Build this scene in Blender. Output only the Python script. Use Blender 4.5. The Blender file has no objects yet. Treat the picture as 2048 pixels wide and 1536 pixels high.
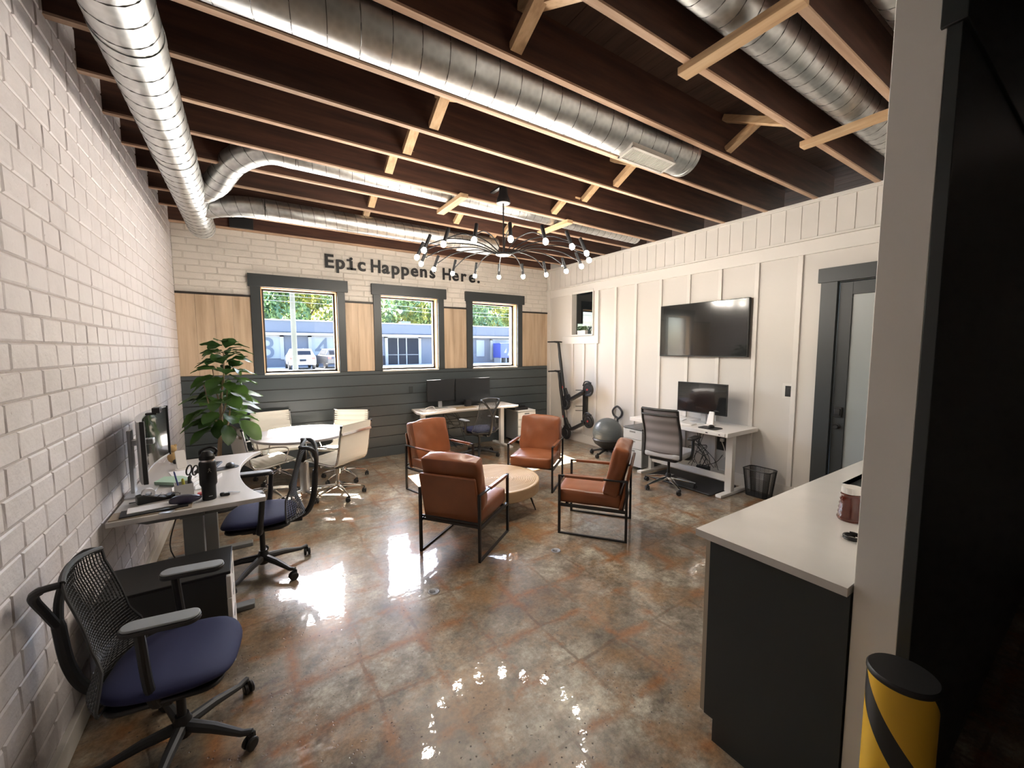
import bpy, bmesh, math, random
from math import sin, cos, pi, radians as RD, atan2, sqrt
from mathutils import Vector as V, Matrix as M, Euler
C = bpy.context.scene.collection
random.seed(7)
# ------------------------------------------------------------------ camera, world, sun, exposure
W, D, H, ZC = 5.79, 6.49, 1.7, 3.257          # room width, depth to window wall, eye height, joist underside
cam = bpy.data.objects.new('camera', bpy.data.cameras.new('camera')); C.objects.link(cam)
yaw, pit, rol = 0.5758, 0.0848, -0.0028
fw = V((sin(yaw)*cos(pit), cos(yaw)*cos(pit), -sin(pit)))
rt = V((cos(yaw), -sin(yaw), 0)); up = rt.cross(fw)
R2 = rt*cos(rol)+up*sin(rol); U2 = -rt*sin(rol)+up*cos(rol)
cam.matrix_world = M(((R2.x, U2.x, -fw.x, 0.7222), (R2.y, U2.y, -fw.y, 0), (R2.z, U2.z, -fw.z, H), (0, 0, 0, 1)))
cam.data.sensor_fit = 'HORIZONTAL'; cam.data.sensor_width = 36; cam.data.lens = 810.3/2048*36
cam.data.clip_start = 0.02; cam.data.clip_end = 400
bpy.context.scene.camera = cam
vs = bpy.context.scene.view_settings
vs.view_transform = 'Standard'; vs.look = 'None'; vs.gamma = 1; vs.use_curve_mapping = False
vs.exposure = 2.78
wd = bpy.data.worlds.new('sky'); bpy.context.scene.world = wd; wd.use_nodes = True
nt = wd.node_tree; sky = nt.nodes.new('ShaderNodeTexSky'); sky.sky_type = 'NISHITA'
sky.sun_disc = False; sky.sun_elevation = RD(49); sky.sun_rotation = RD(0); sky.air_density = 1.0; sky.dust_density = 2.0
nt.links.new(sky.outputs[0], nt.nodes['Background'].inputs[0]); nt.nodes['Background'].inputs[1].default_value = 0.5
sun = bpy.data.objects.new('sun', bpy.data.lights.new('sun', 'SUN')); C.objects.link(sun)
sun.data.energy = 42; sun.data.angle = RD(0.6); sun.data.color = (1, .95, .86)
sun.rotation_euler = (RD(-41), 0, RD(-3))
def area(name, loc, rot, sx, sy, e, col=(1, 1, 1)):
    l = bpy.data.lights.new(name, 'AREA'); l.shape = 'RECTANGLE'; l.size = sx; l.size_y = sy; l.energy = e; l.color = col
    o = bpy.data.objects.new(name, l); C.objects.link(o); o.location = loc; o.rotation_euler = rot
    return o
# ------------------------------------------------------------------ helpers
def obj(name, mb, mat, parent=None, bevel=0, smooth=30, seg=2, kind=None, label=None):
    bm = mb.bm if isinstance(mb, MB) else mb
    me = bpy.data.meshes.new(name)
    bmesh.ops.recalc_face_normals(bm, faces=bm.faces[:]) if (isinstance(mb, MB) and mb.recalc) else None
    bm.to_mesh(me); bm.free()
    for m in (mat if isinstance(mat, (list, tuple)) else [mat]): me.materials.append(m)
    if smooth:
        for p in me.polygons: p.use_smooth = True
        me.set_sharp_from_angle(angle=RD(smooth))
    o = bpy.data.objects.new(name, me); C.objects.link(o)
    if parent: o.parent = parent
    if bevel:
        b = o.modifiers.new('bevel', 'BEVEL'); b.width = bevel; b.segments = seg; b.limit_method = 'ANGLE'; b.angle_limit = RD(40)
        b.harden_normals = False
    if kind: o['kind'] = kind
    if label: o['label'] = label
    return o
def tag(o, label, cat, group=None, kind=None):
    o['label'] = label; o['category'] = cat
    if group: o['group'] = group
    if kind: o['kind'] = kind
    return o
def empty(name, loc=(0, 0, 0), rz=0, label=None, cat=None, group=None):
    o = bpy.data.objects.new(name, None); C.objects.link(o); o.location = loc; o.rotation_euler = (0, 0, rz); o.empty_display_size = .1
    if label: tag(o, label, cat, group)
    return o
def copy_tree(o, parent=None):
    kids = [k for k in bpy.data.objects if k.parent == o]
    c = o.copy(); C.objects.link(c); c.parent = parent
    for k in kids: copy_tree(k, c)
    return c
class MB:
    def __init__(s, recalc=True): s.bm = bmesh.new(); s.recalc = recalc; s.mi = 0
    def _v(s, pts, T=None): return [s.bm.verts.new((T @ V(p)) if T else V(p)) for p in pts]
    def face(s, vs):
        try: f = s.bm.faces.new(vs); f.material_index = s.mi; return f
        except ValueError: return None
    def box(s, x0, x1, y0, y1, z0, z1, T=None):
        v = s._v([(x0,y0,z0),(x1,y0,z0),(x1,y1,z0),(x0,y1,z0),(x0,y0,z1),(x1,y0,z1),(x1,y1,z1),(x0,y1,z1)], T)
        for q in ((0,3,2,1),(4,5,6,7),(0,1,5,4),(1,2,6,5),(2,3,7,6),(3,0,4,7)): s.face([v[i] for i in q])
        return s
    def bar(s, a, b, w, h=None, up=(0, 0, 1)):       # rectangular bar from a to b
        a, b = V(a), V(b); h = h or w; d = (b-a); L = d.length; d.normalize(); u = V(up)
        if abs(d.dot(u)) > .99: u = V((0, 1, 0))
        x = d.cross(u).normalized(); z = x.cross(d)
        T = M((( x.x, d.x, z.x, a.x), (x.y, d.y, z.y, a.y), (x.z, d.z, z.z, a.z), (0, 0, 0, 1)))
        return s.box(-w/2, w/2, 0, L, -h/2, h/2, T)
    def tube(s, pts, r, seg=8, closed=False, cap=True):
        pts = [V(p) for p in pts]; n = len(pts); rs = r if isinstance(r, (list, tuple)) else [r]*n
        tan = []
        for i in range(n):
            a = pts[(i-1) % n] if (closed or i) else pts[0]; b = pts[(i+1) % n] if (closed or i < n-1) else pts[-1]
            tan.append((b-a).normalized())
        u = V((0, 0, 1)) if abs(tan[0].z) < .9 else V((1, 0, 0))
        nrm = tan[0].cross(u).normalized(); rings = []
        for i in range(n):
            nrm = (nrm - tan[i]*nrm.dot(tan[i])).normalized(); b = tan[i].cross(nrm)
            rings.append([s.bm.verts.new(pts[i]+(nrm*cos(2*pi*k/seg)+b*sin(2*pi*k/seg))*rs[i]) for k in range(seg)])
        for i in range(n if closed else n-1):
            A, B = rings[i], rings[(i+1) % n]
            for k in range(seg): s.face([A[k], A[(k+1) % seg], B[(k+1) % seg], B[k]])
        if cap and not closed: s.face(rings[0][::-1]); s.face(rings[-1])
        return s
    def lathe(s, prof, c=(0, 0, 0), seg=32, T=None, axis=None):   # prof [(r,z)]
        T = T or M.Translation(V(c)); rings = []
        for r, z in prof:
            if r < 1e-6: rings.append(s._v([(0, 0, z)], T))
            else: rings.append(s._v([(r*cos(2*pi*k/seg), r*sin(2*pi*k/seg), z) for k in range(seg)], T))
        for A, B in zip(rings, rings[1:]):
            for k in range(seg):
                a, b = A[k % len(A)], A[(k+1) % len(A)]; c_, d = B[(k+1) % len(B)], B[k % len(B)]
                f = []; [f.append(q) for q in (a, b, c_, d) if q not in f]
                if len(f) > 2: s.face(f)
        return s
    def prism(s, poly, z0, z1, T=None):
        a = s._v([(x, y, z0) for x, y in poly], T); b = s._v([(x, y, z1) for x, y in poly], T); n = len(poly)
        s.face(a[::-1]); s.face(b)
        for i in range(n): s.face([a[i], a[(i+1) % n], b[(i+1) % n], b[i]])
        return s
    def grid(s, fn, nu, nv, wrapu=False):
        g = [[s.bm.verts.new(fn(i/nu, j/nv)) for j in range(nv+1)] for i in range(nu if wrapu else nu+1)]
        for i in range(nu):
            for j in range(nv):
                s.face([g[i][j], g[(i+1) % len(g)][j], g[(i+1) % len(g)][j+1], g[i][j+1]])
        return s
    def sphere(s, c, r, seg=16, sc=(1, 1, 1), T=None):
        T = (T or M()) @ M.Translation(V(c)) @ M.Diagonal((*sc, 1))
        n = seg//2
        return s.lathe([(r*sin(pi*i/n) if 0 < i < n else 0, -r*cos(pi*i/n)) for i in range(n+1)], seg=seg, T=T)
def bez(pts, n=8):                                   # Catmull-Rom through points
    P = [V(p) for p in pts]; P = [P[0]*2-P[1]]+P+[P[-1]*2-P[-2]]; out = []
    for i in range(1, len(P)-2):
        for k in range(n):
            t = k/n; a, b, c, d = P[i-1:i+3]
            out.append(.5*((2*b)+(c-a)*t+(2*a-5*b+4*c-d)*t*t+(3*b-a-3*c+d)*t**3))
    out.append(P[-2]); return out
def rrect(x0, x1, y0, y1, r, n=5):
    out = []
    for cx_, cy_, a in ((x1-r, y0+r, -90), (x1-r, y1-r, 0), (x0+r, y1-r, 90), (x0+r, y0+r, 180)):
        for k in range(n+1): t = RD(a+90*k/n); out.append((cx_+r*cos(t), cy_+r*sin(t)))
    return out
def TR(loc, rx=0, ry=0, rz=0): return M.Translation(V(loc)) @ Euler((rx, ry, rz)).to_matrix().to_4x4()
# ------------------------------------------------------------------ materials
def mat(name, col, rough=.5, metal=0, coat=0, spec=.5, sheen=0, bump=None, var=None, emit=None, trans=0, ior=None, alpha=None):
    m = bpy.data.materials.new(name); m.use_nodes = True; n = m.node_tree; b = n.nodes['Principled BSDF']; L = n.links
    b.inputs['Base Color'].default_value = (*col, 1); b.inputs['Roughness'].default_value = rough; b.inputs['Metallic'].default_value = metal
    b.inputs['Coat Weight'].default_value = coat; b.inputs['Specular IOR Level'].default_value = spec; b.inputs['Sheen Weight'].default_value = sheen
    b.inputs['Transmission Weight'].default_value = trans
    if ior: b.inputs['IOR'].default_value = ior
    if alpha is not None: b.inputs['Alpha'].default_value = alpha
    if emit: b.inputs['Emission Color'].default_value = (*emit[0], 1); b.inputs['Emission Strength'].default_value = emit[1]
    tc = n.nodes.new('ShaderNodeTexCoord')
    if var:                                          # (colour2, scale, (stretch xyz))
        mp = n.nodes.new('ShaderNodeMapping'); mp.inputs['Scale'].default_value = var[2] if len(var) > 2 else (1, 1, 1)
        ns = n.nodes.new('ShaderNodeTexNoise'); ns.inputs['Scale'].default_value = var[1]; ns.inputs['Detail'].default_value = 6
        rp = n.nodes.new('ShaderNodeValToRGB'); rp.color_ramp.elements[0].position = .35; rp.color_ramp.elements[1].position = .68
        rp.color_ramp.elements[0].color = (*col, 1); rp.color_ramp.elements[1].color = (*var[0], 1)
        L.new(tc.outputs['Object'], mp.inputs[0]); L.new(mp.outputs[0], ns.inputs['Vector']); L.new(ns.outputs[0], rp.inputs[0]); L.new(rp.outputs[0], b.inputs['Base Color'])
    if bump:                                         # (scale, strength, distance)
        ns2 = n.nodes.new('ShaderNodeTexNoise'); ns2.inputs['Scale'].default_value = bump[0]; ns2.inputs['Detail'].default_value = 5
        bp = n.nodes.new('ShaderNodeBump'); bp.inputs['Strength'].default_value = bump[1]; bp.inputs['Distance'].default_value = bump[2]
        L.new(tc.outputs['Object'], ns2.inputs['Vector']); L.new(ns2.outputs[0], bp.inputs['Height']); L.new(bp.outputs[0], b.inputs['Normal'])
    return m
class NT:                                            # tiny node-tree helper
    def __init__(s, name):
        s.m = bpy.data.materials.new(name); s.m.use_nodes = True; s.t = s.m.node_tree; s.b = s.t.nodes['Principled BSDF']
        s.co = s.t.nodes.new('ShaderNodeTexCoord').outputs['Object']
    def n(s, typ, ins={}, **kw):
        x = s.t.nodes.new(typ)
        for k, v in kw.items(): setattr(x, k, v)
        for k, v in ins.items():
            if isinstance(v, bpy.types.NodeSocket): s.t.links.new(v, x.inputs[k])
            else: x.inputs[k].default_value = v
        return x
    def link(s, a, b): s.t.links.new(a, b)
    def mapp(s, sc=(1, 1, 1), loc=(0, 0, 0), rot=(0, 0, 0), src=None): return s.n('ShaderNodeMapping', {0: src or s.co, 'Scale': sc, 'Location': loc, 'Rotation': rot}).outputs[0]
    def noise(s, scale, detail=4, vec=None, rough=.5): return s.n('ShaderNodeTexNoise', {'Vector': vec or s.co, 'Scale': scale, 'Detail': detail, 'Roughness': rough}).outputs[0]
    def ramp(s, fac, stops):
        r = s.n('ShaderNodeValToRGB', {0: fac}); e = r.color_ramp.elements
        while len(e) < len(stops): e.new(.5)
        for el, (p, c) in zip(e, stops): el.position = p; el.color = (*c, 1) if isinstance(c, tuple) else (c, c, c, 1)
        return r.outputs[0]
    def mix(s, fac, a, b, mode='MIX'):
        x = s.n('ShaderNodeMix', data_type='RGBA', blend_type=mode)
        for i, v in ((0, fac), (6, a), (7, b)):
            if isinstance(v, bpy.types.NodeSocket): s.t.links.new(v, x.inputs[i])
            else: x.inputs[i].default_value = (*v, 1) if isinstance(v, tuple) else v
        return x.outputs[2]
    def bump(s, h, st=.5, dist=.01, nrm=None):
        x = s.n('ShaderNodeBump', {'Height': h, 'Strength': st, 'Distance': dist})
        if nrm: s.t.links.new(nrm, x.inputs['Normal'])
        return x.outputs[0]
    def out(s, col=None, rough=None, nrm=None, **kw):
        for k, v in ((('Base Color'), col), ('Roughness', rough), ('Normal', nrm)):
            if v is None: continue
            if isinstance(v, bpy.types.NodeSocket): s.t.links.new(v, s.b.inputs[k])
            else: s.b.inputs[k].default_value = (*v, 1) if isinstance(v, tuple) else v
        for k, v in kw.items(): s.b.inputs[k.replace('_', ' ')].default_value = v
        return s.m
def m_brick(name, col, crack):
    t = NT(name); n1 = t.noise(9, 8); n2 = t.noise(60, 5)
    dirt = t.ramp(t.noise(3, 8, rough=.7), [(.50, 0.), (.75, 1.)])
    c = t.mix(dirt, col, tuple(x*.86 for x in col))
    sp = t.ramp(t.noise(26, 6, rough=.75), [(.64, 0.), (.71, 1.)])
    c = t.mix(sp, c, crack)
    b1 = t.bump(n1, .6, .014); b2 = t.bump(n2, .4, .005, b1)
    return t.out(c, .55, b2)
def m_floor():
    t = NT('stained polished concrete')
    w = t.noise(2.2, 3); wv = t.n('ShaderNodeMix', {0: .075, 4: t.co, 5: t.n('ShaderNodeTexNoise', {'Vector': t.co, 'Scale': 3.5, 'Detail': 5}).outputs[1]}, data_type='VECTOR').outputs[1]
    br = t.n('ShaderNodeTexBrick', {'Vector': t.mapp((1, 1, 1), (.1, .05, 0), (0, 0, 0), wv), 'Scale': 1.0, 'Mortar Size': .012, 'Mortar Smooth': .6, 'Brick Width': .305, 'Row Height': .305}, offset=0.0, squash=1.0)
    base = t.ramp(t.noise(1.1, 8, rough=.65), [(.30, (.12, .098, .078)), (.5, (.28, .25, .205)), (.68, (.56, .54, .46))])
    fine = t.ramp(t.noise(9, 8, rough=.7), [(.38, (.50, .46, .42)), (.62, (1.25, 1.23, 1.18))])
    c = t.mix(1, base, fine, 'MULTIPLY')
    pale = t.ramp(t.noise(.55, 4), [(.48, 0.), (.62, 1.)])
    rust = t.ramp(t.noise(3.1, 8, t.mapp((1, 1, 1), (5, 3, 0)), .65), [(.47, 0.), (.64, .8)])
    c = t.mix(rust, c, (.30, .17, .075))
    dk = t.ramp(t.noise(1.7, 6, t.mapp((1, 1, 1), (9, 1, 4)), .6), [(.52, 0.), (.7, .6)])
    c = t.mix(dk, c, (.14, .105, .08))
    lines = t.n('ShaderNodeMath', {0: br.outputs[1], 1: t.ramp(t.noise(2.3, 5, t.mapp((1, 1, 1), (2, 7, 0))), [(.42, 0.), (.62, 1.)])}, operation='MULTIPLY').outputs[0]
    c = t.mix(t.n('ShaderNodeMath', {0: lines, 1: .7}, operation='MULTIPLY').outputs[0], c, (.12, .07, .04))
    wide = t.n('ShaderNodeTexBrick', {'Vector': t.mapp((1, 1, 1), (.1, .05, 0), (0, 0, 0), wv), 'Scale': 1.0, 'Mortar Size': .055, 'Mortar Smooth': 1.0, 'Brick Width': .305, 'Row Height': .305}, offset=0.0, squash=1.0)
    wr = t.n('ShaderNodeMath', {0: wide.outputs[1], 1: t.ramp(t.noise(3.3, 8, t.mapp((1, 1, 1), (4, 2, 6)), .7), [(.46, 0.), (.58, 1.)])}, operation='MULTIPLY').outputs[0]
    c = t.mix(wr, c, (.27, .125, .05))
    hf = t.ramp(t.noise(38, 8, rough=.8), [(.36, (.62, .60, .57)), (.62, (1.18, 1.17, 1.15))]); c = t.mix(1, c, hf, 'MULTIPLY')
    pit_ = t.ramp(t.n('ShaderNodeTexVoronoi', {'Vector': t.co, 'Scale': 34.0}).outputs[0], [(.06, 0.), (.16, 1.)])
    pm = t.ramp(t.noise(3, 3), [(.5, 0.), (.6, 1.)])
    pits = t.n('ShaderNodeMath', {0: pit_, 1: pm}, operation='MAXIMUM').outputs[0]
    c = t.mix(pits, (.06, .045, .035), c)
    b = t.bump(t.noise(5, 3), .10, .02); b = t.bump(t.noise(75, 3), .12, .003, b); b = t.bump(pits, .6, .004, b)
    cb = t.bump(t.noise(4, 3), .14, .014); cb = t.bump(t.noise(26, 2), .13, .003, cb); cb = t.bump(pits, .5, .003, cb); t.link(cb, t.b.inputs['Coat Normal'])
    return t.out(c, .32, b, Specular_IOR_Level=.35, Coat_Weight=.75, Coat_Roughness=.03, Coat_IOR=1.5)
def m_wood(name, a, b_, c_, scale=2.0, axis=0, rough=.55, bump=.2):
    t = NT(name); sc = [8, 8, 8]; sc[axis] = .6
    v = t.mapp(tuple(x*scale/2 for x in sc))
    g = t.noise(2.2, 8, v, .6); c = t.ramp(g, [(.3, a), (.5, b_), (.72, c_)])
    k = t.ramp(t.noise(1.3, 3, t.mapp(tuple(x*.35 for x in sc))), [(.35, (.75, .75, .75)), (.65, (1.1, 1.1, 1.1))])
    c = t.mix(1, c, k, 'MULTIPLY')
    return t.out(c, rough, t.bump(g, bump, .004))
def m_glass(name, refl=.08, tint=(1, 1, 1)):
    m = bpy.data.materials.new(name); m.use_nodes = True; n = m.node_tree; n.nodes.clear()
    o = n.nodes.new('ShaderNodeOutputMaterial'); mx = n.nodes.new('ShaderNodeMixShader'); tr = n.nodes.new('ShaderNodeBsdfTransparent'); gl = n.nodes.new('ShaderNodeBsdfGlossy')
    lw = n.nodes.new('ShaderNodeLayerWeight'); lw.inputs[0].default_value = .25; mt = n.nodes.new('ShaderNodeMath'); mt.operation = 'MULTIPLY_ADD'; mt.inputs[1].default_value = .5; mt.inputs[2].default_value = refl
    gl.inputs['Roughness'].default_value = .02; tr.inputs[0].default_value = (*tint, 1)
    n.links.new(lw.outputs['Fresnel'], mt.inputs[0]); n.links.new(mt.outputs[0], mx.inputs[0]); n.links.new(tr.outputs[0], mx.inputs[1]); n.links.new(gl.outputs[0], mx.inputs[2]); n.links.new(mx.outputs[0], o.inputs[0])
    return m
MAT = dict(
  brickL=m_brick('white painted block', (.60, .565, .57), (.30, .25, .24)),
  brickB=m_brick('cream painted brick', (.68, .635, .575), (.30, .25, .20)),
  drain=mat('dull drain metal', (.20, .20, .20), .45, 1),
  seam=mat('dark lock seam', (.12, .12, .12), .4, .6),
  mortarB=mat('cream mortar', (.60, .56, .505), .75, bump=(40, .6, .01)),
  mortar=mat('painted mortar', (.40, .36, .35), .8, bump=(40, .6, .01)),
  floor=m_floor(),
  white=mat('white wall paint', (.60, .57, .53), .45, bump=(180, .04, .001)),
  whitetrim=mat('white trim paint', (.66, .63, .59), .4), colw=mat('column paint', (.82, .80, .76), .5),
  char=mat('charcoal paint', (.030, .036, .038), .42),
  shiplap=mat('dark grey shiplap paint', (.060, .072, .077), .30, bump=(30, .04, .002)),
  oak=m_wood('light oak panel', (.40, .285, .185), (.53, .395, .27), (.62, .48, .345), 1.6, 2, .5),
  railm=mat('black rail', (.02, .016, .014), .5),
  jamb=mat('raw pine jamb', (.72, .42, .20), .6, var=((.80, .52, .28), 6, (1, 1, .2))),
  joist=m_wood('aged joist lumber', (.034, .013, .008), (.066, .025, .014), (.105, .043, .024), 2.2, 0, .75, .4),
  joistlit=m_wood('joist edge painted as lit', (.36, .22, .14), (.50, .33, .22), (.62, .45, .33), 2.2, 0, .75, .3),  # bounce light from the floor is put into this underside colour
  deckm=m_wood('dark roof deck', (.05, .026, .018), (.08, .042, .028), (.11, .062, .042), 2.0, 1, .8, .3),
  block=m_wood('new pine block', (.42, .26, .14), (.58, .38, .21), (.66, .47, .28), 3, 1, .6, .2),
  galv=None, blackm=mat('black metal', (.012, .012, .013), .4, .0), blackp=mat('black plastic', (.013, .013, .014), .45),
  darkp=mat('dark grey plastic', (.035, .036, .038), .5), greyp=mat('grey armrest', (.22, .235, .25), .55),
  chrome=mat('chrome', (.78, .78, .78), .12, 1), steel=mat('brushed steel', (.5, .5, .5), .3, 1),
  leather=mat('tan leather', (.240, .076, .026), .32, coat=.12, bump=(120, .12, .002), var=((.165, .049, .017), 3)),
  wleather=mat('white leather', (.66, .63, .56), .42, bump=(150, .06, .001)),
  blue=mat('navy seat fabric', (.007, .010, .058), .8, sheen=.02, bump=(400, .2, .001)),
  wlam=mat('white laminate', (.72, .69, .66), .38), wmetal=mat('white powder coat', (.74, .72, .69), .4),
  gmetal=mat('grey powder coat', (.16, .165, .165), .45), screen=mat('monitor glass', (.010, .011, .012), .12, coat=.5),
  matscreen=mat('matte screen', (.018, .020, .022), .28), silver=mat('silver plastic', (.45, .46, .47), .35, .6),
  paper=mat('paper', (.80, .80, .82), .7), quartz=mat('white quartz', (.66, .64, .61), .18, coat=.3, var=((.60, .585, .56), 3)),
  glass=m_glass('window glass', .03), glassd=m_glass('interior glass', .05, (.24, .26, .25)),
)
def m_galv():
    t = NT('galvanised spiral duct'); v = t.n('ShaderNodeTexVoronoi', {'Vector': t.co, 'Scale': 28.0})
    c = t.ramp(v.outputs[0], [(.1, (.50, .51, .51)), (.8, (.62, .63, .62))])
    r = t.ramp(t.noise(9, 6), [(.3, .30), (.7, .46)])
    return t.out(c, r, t.bump(t.noise(6, 2), .1, .02), Metallic=1.0)
MAT['galv'] = m_galv()
# ------------------------------------------------------------------ structure
YB = -4.6                                           # far end of the office behind the photographer
obj('floor', MB().box(0, W+3.2, YB, D+.3, -.1, 0), MAT['floor'], kind='structure')
WT = .16                                            # reveal depth at the window wall
# joists: (y at left wall, y at right wall)
JO = [(-4.4+.48*i,)*2 for i in range(11)]+[(.95, .95), (1.45, 1.44), (1.955, 1.94), (2.44, 2.425), (2.89, 2.92), (3.34, 3.43), (3.81, 3.94), (4.29, 4.40), (4.78, 4.93), (5.28, 5.42), (5.80, 5.92)]
for i, (a, b) in enumerate(JO):
    m = MB(); T = M(((1, 0, 0, 0), ((b-a)/W, 1, 0, a), (0, 0, 1, 0), (0, 0, 0, 1)))
    m.box(-.02, W+.35, -.02, .02, ZC+.012, ZC+.30, T); m.mi = 1; m.box(-.02, W+.35, -.0205, .0205, ZC, ZC+.0125, T)
    obj('trim_%d' % (i+1), m, [MAT['joist'], MAT['joistlit']], smooth=0, kind='structure')
m = MB(); m.box(0, W, D-.085, D+.12, ZC+.006, ZC+.3); m.mi = 1; m.box(0, W, D-.0852, D+.12, ZC-.005, ZC+.0062); obj('trim_30', m, [MAT['joist'], MAT['joistlit']], kind='structure')   # rim joist over the window wall
m = MB(); y = YB                                    # roof boards run front to back across the joists
x = -.2
while x < W+3.2: m.box(x, x+.138, YB, D+.4, ZC+.30, ZC+.335); x += .142
m.box(-.4, W+3.3, YB-.1, D+.5, ZC+.336, ZC+.37)
obj('ceiling', m, MAT['deckm'], smooth=0, kind='structure')
# left block wall, built course by course
def bricks(u0, u1, z0, z1, bl, bh, holes, place, dep=.005, seed=1, wob=.0009):
    rnd = random.Random(seed); m = MB(); row = 0; z = z0
    while z < z1-.01:
        u = u0-rnd.random()*.02-(bl/2 if row % 2 else 0)
        while u < u1:
            L = bl*(1+rnd.uniform(-.12, .12)); a, b = max(u, u0), min(u+L-.008, u1); zz0, zz1 = z, min(z+bh-.007, z1)
            segs = [(a, b)]
            for (h0, h1, k0, k1) in holes:
                if zz0 < k1-.03 and zz1 > k0+.03:
                    segs = [s2 for s_ in segs for s2 in ((s_[0], min(s_[1], h0)), (max(s_[0], h1), s_[1])) if s2[1]-s2[0] > .01]
            for a, b in segs:
                if b-a < .015: continue
                d = dep+rnd.uniform(-wob, wob); c = .006
                r = lambda q=.003: rnd.uniform(-q, q)
                o = [(a, zz0), (b, zz0), (b, zz1), (a, zz1)]; i_ = [(a+c+r(), zz0+c+r()), (b-c+r(), zz0+c+r()), (b-c+r(), zz1-c+r()), (a+c+r(), zz1-c+r())]
                vo = [m.bm.verts.new(place(p[0], p[1], 0)) for p in o]; vi = [m.bm.verts.new(place(p[0], p[1], d+r(.0008))) for p in i_]
                m.face(vi)
                for k in range(4): m.face([vo[k], vo[(k+1) % 4], vi[(k+1) % 4], vi[k]])
            u += L
        z += bh; row += 1
    return m
mb = bricks(YB, D, 0, ZC+.3, .20, .1085, [], lambda u, z, d: V((d-.004, u, z)), seed=3)
mb.mi = 1; mb.box(-.25, -.004, YB, D+.3, -.1, ZC+.35)
obj('wall_left', mb, [MAT['brickL'], MAT['mortar']], smooth=0, kind='structure')
obj('baseboard_left', MB().box(-.004, .022, YB, D-.02, 0, .10), MAT['whitetrim'], bevel=.003, kind='structure')
# window wall
WIN = [(.90, 1.858), (2.49, 3.435), (4.086, 5.045)]; WZ0, WZ1 = 1.385, 2.55
holes = [(a-.01, b+.01, WZ0, WZ1) for a, b in WIN]
mb = bricks(0, W, 2.43, ZC+.3, .29, .083, holes, lambda u, z, d: V((u, D-d+.004, z)), dep=.011, seed=8, wob=.004)
mb.mi = 1
xs = [0]+[q for w_ in WIN for q in w_]+[W+.35]
for i in range(0, len(xs), 2): mb.box(xs[i], xs[i+1], D+.001, D+.26, -.1, ZC+.35)
for a, b in WIN: mb.box(a, b, D+.001, D+.26, -.1, WZ0); mb.box(a, b, D+.001, D+.26, WZ1, ZC+.35)
obj('wall_back', mb, [MAT['brickB'], MAT['mortarB']], smooth=0, kind='structure')
m = MB(); z = 0
while z < 1.37:
    z2 = min(z+.162, 1.378); m.box(.0, W-.004, D-.024, D-.008, z, z2-.007); z += .1655
m.mi = 1; m.box(.0, W-.004, D-.012, D+.002, 0, 1.376)
obj('trim_31', m, [MAT['shiplap'], MAT['railm']], bevel=.0015, kind='structure')
m = MB(); rnd = random.Random(4)
for a, b in ((0.0, .79), (1.95, 2.38), (3.53, 3.97), (5.13, W-.003)):
    x = a
    while x < b-.01:
        w_ = .195; x2 = min(x+w_, b); m.box(x, x2-.0015, D-.020, D+.002, 1.378, 2.405); x = x2
obj('trim_32', m, MAT['oak'], bevel=.001, kind='structure')
m = MB()
for a, b in ((0.0, .79), (1.95, 2.38), (3.53, 3.97), (5.13, W-.003)): m.box(a, b, D-.032, D+.002, 2.403, 2.43)
obj('trim_33', m, MAT['railm'], bevel=.002, kind='structure')
for i, (a, b) in enumerate(WIN):
    root = empty('window_%d' % (i+1), ((a+b)/2, D, WZ0)); root['kind'] = 'structure'
    w2 = (b-a)/2; h = WZ1-WZ0; fr = MB()
    fr.box(-w2-.115, -w2, -.042, 0, -.01, h+.02); fr.box(w2, w2+.105, -.042, 0, -.01, h+.02)
    fr.box(-w2-.14, w2+.15, -.052, 0, h, h+.165)
    obj('window_casing', fr, MAT['char'], root, bevel=.002)
    s = MB(); s.box(-w2, w2, -.03, WT, -.025, .0); obj('window_sill', s, MAT['whitetrim'], root, bevel=.002)
    j = MB(); j.box(-w2, -w2+.012, .0, WT, 0, h); j.box(w2-.012, w2, 0, WT, 0, h); j.box(-w2, w2, 0, WT, h-.012, h)
    obj('window_jamb', j, MAT['jamb'], root)
    f = MB(); e = .026; y0, y1 = WT-.05, WT
    f.box(-w2+.01, w2-.01, y0, y1, .0, e); f.box(-w2+.01, w2-.01, y0, y1, h-.035, h-.01); f.box(-w2+.01, -w2+.01+e, y0, y1, 0, h-.01); f.box(w2-.01-e, w2-.01, y0, y1, 0, h-.01)
    obj('window_frame', f, MAT['railm'], root, bevel=.002)
    obj('window_pane', MB().box(-w2+.03, w2-.03, WT-.028, WT-.022, .02, h-.03), MAT['glass'], root, smooth=0)
# right board-and-batten wall: openings for the pass-through window and the door
DY0, DY1, DZ = .74, 1.69, 2.37                     # door slab
NY0, NY1, NZ0, NZ1 = 5.195, 5.735, 1.965, 2.735   # small inner window
m = MB(); x0, x1 = W, W+.12
m.box(x0, x1, YB, DY0-.02, -.1, ZC); m.box(x0, x1, DY1+.02, NY0, -.1, ZC); m.box(x0, x1, NY1, D+.1, -.1, ZC)
m.box(x0, x1, DY0-.02, DY1+.02, DZ+.01, ZC); m.box(x0, x1, NY0, NY1, -.1, NZ0); m.box(x0, x1, NY0, NY1, NZ1, ZC)
obj('wall_right', m, MAT['white'], smooth=0, kind='structure')
m = MB(); y = .2                                    # vertical boards of the frieze
while y < D-.02: m.box(W-.014, W+.001, y+.006, min(y+.1535, D-.01), 2.86, 3.225); y += .155
m.box(W-.006, W+.001, .2, D, 2.86, 3.225)
obj('trim_34', m, MAT['whitetrim'], kind='structure', smooth=0)
m = MB(); m.box(W-.022, W+.001, .2, D, 2.70, 2.845); m.box(W-.045, W+.001, .2, D, 2.845, 2.868); m.box(W-.03, W+.13, .2, D, 3.222, 3.262)
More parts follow.
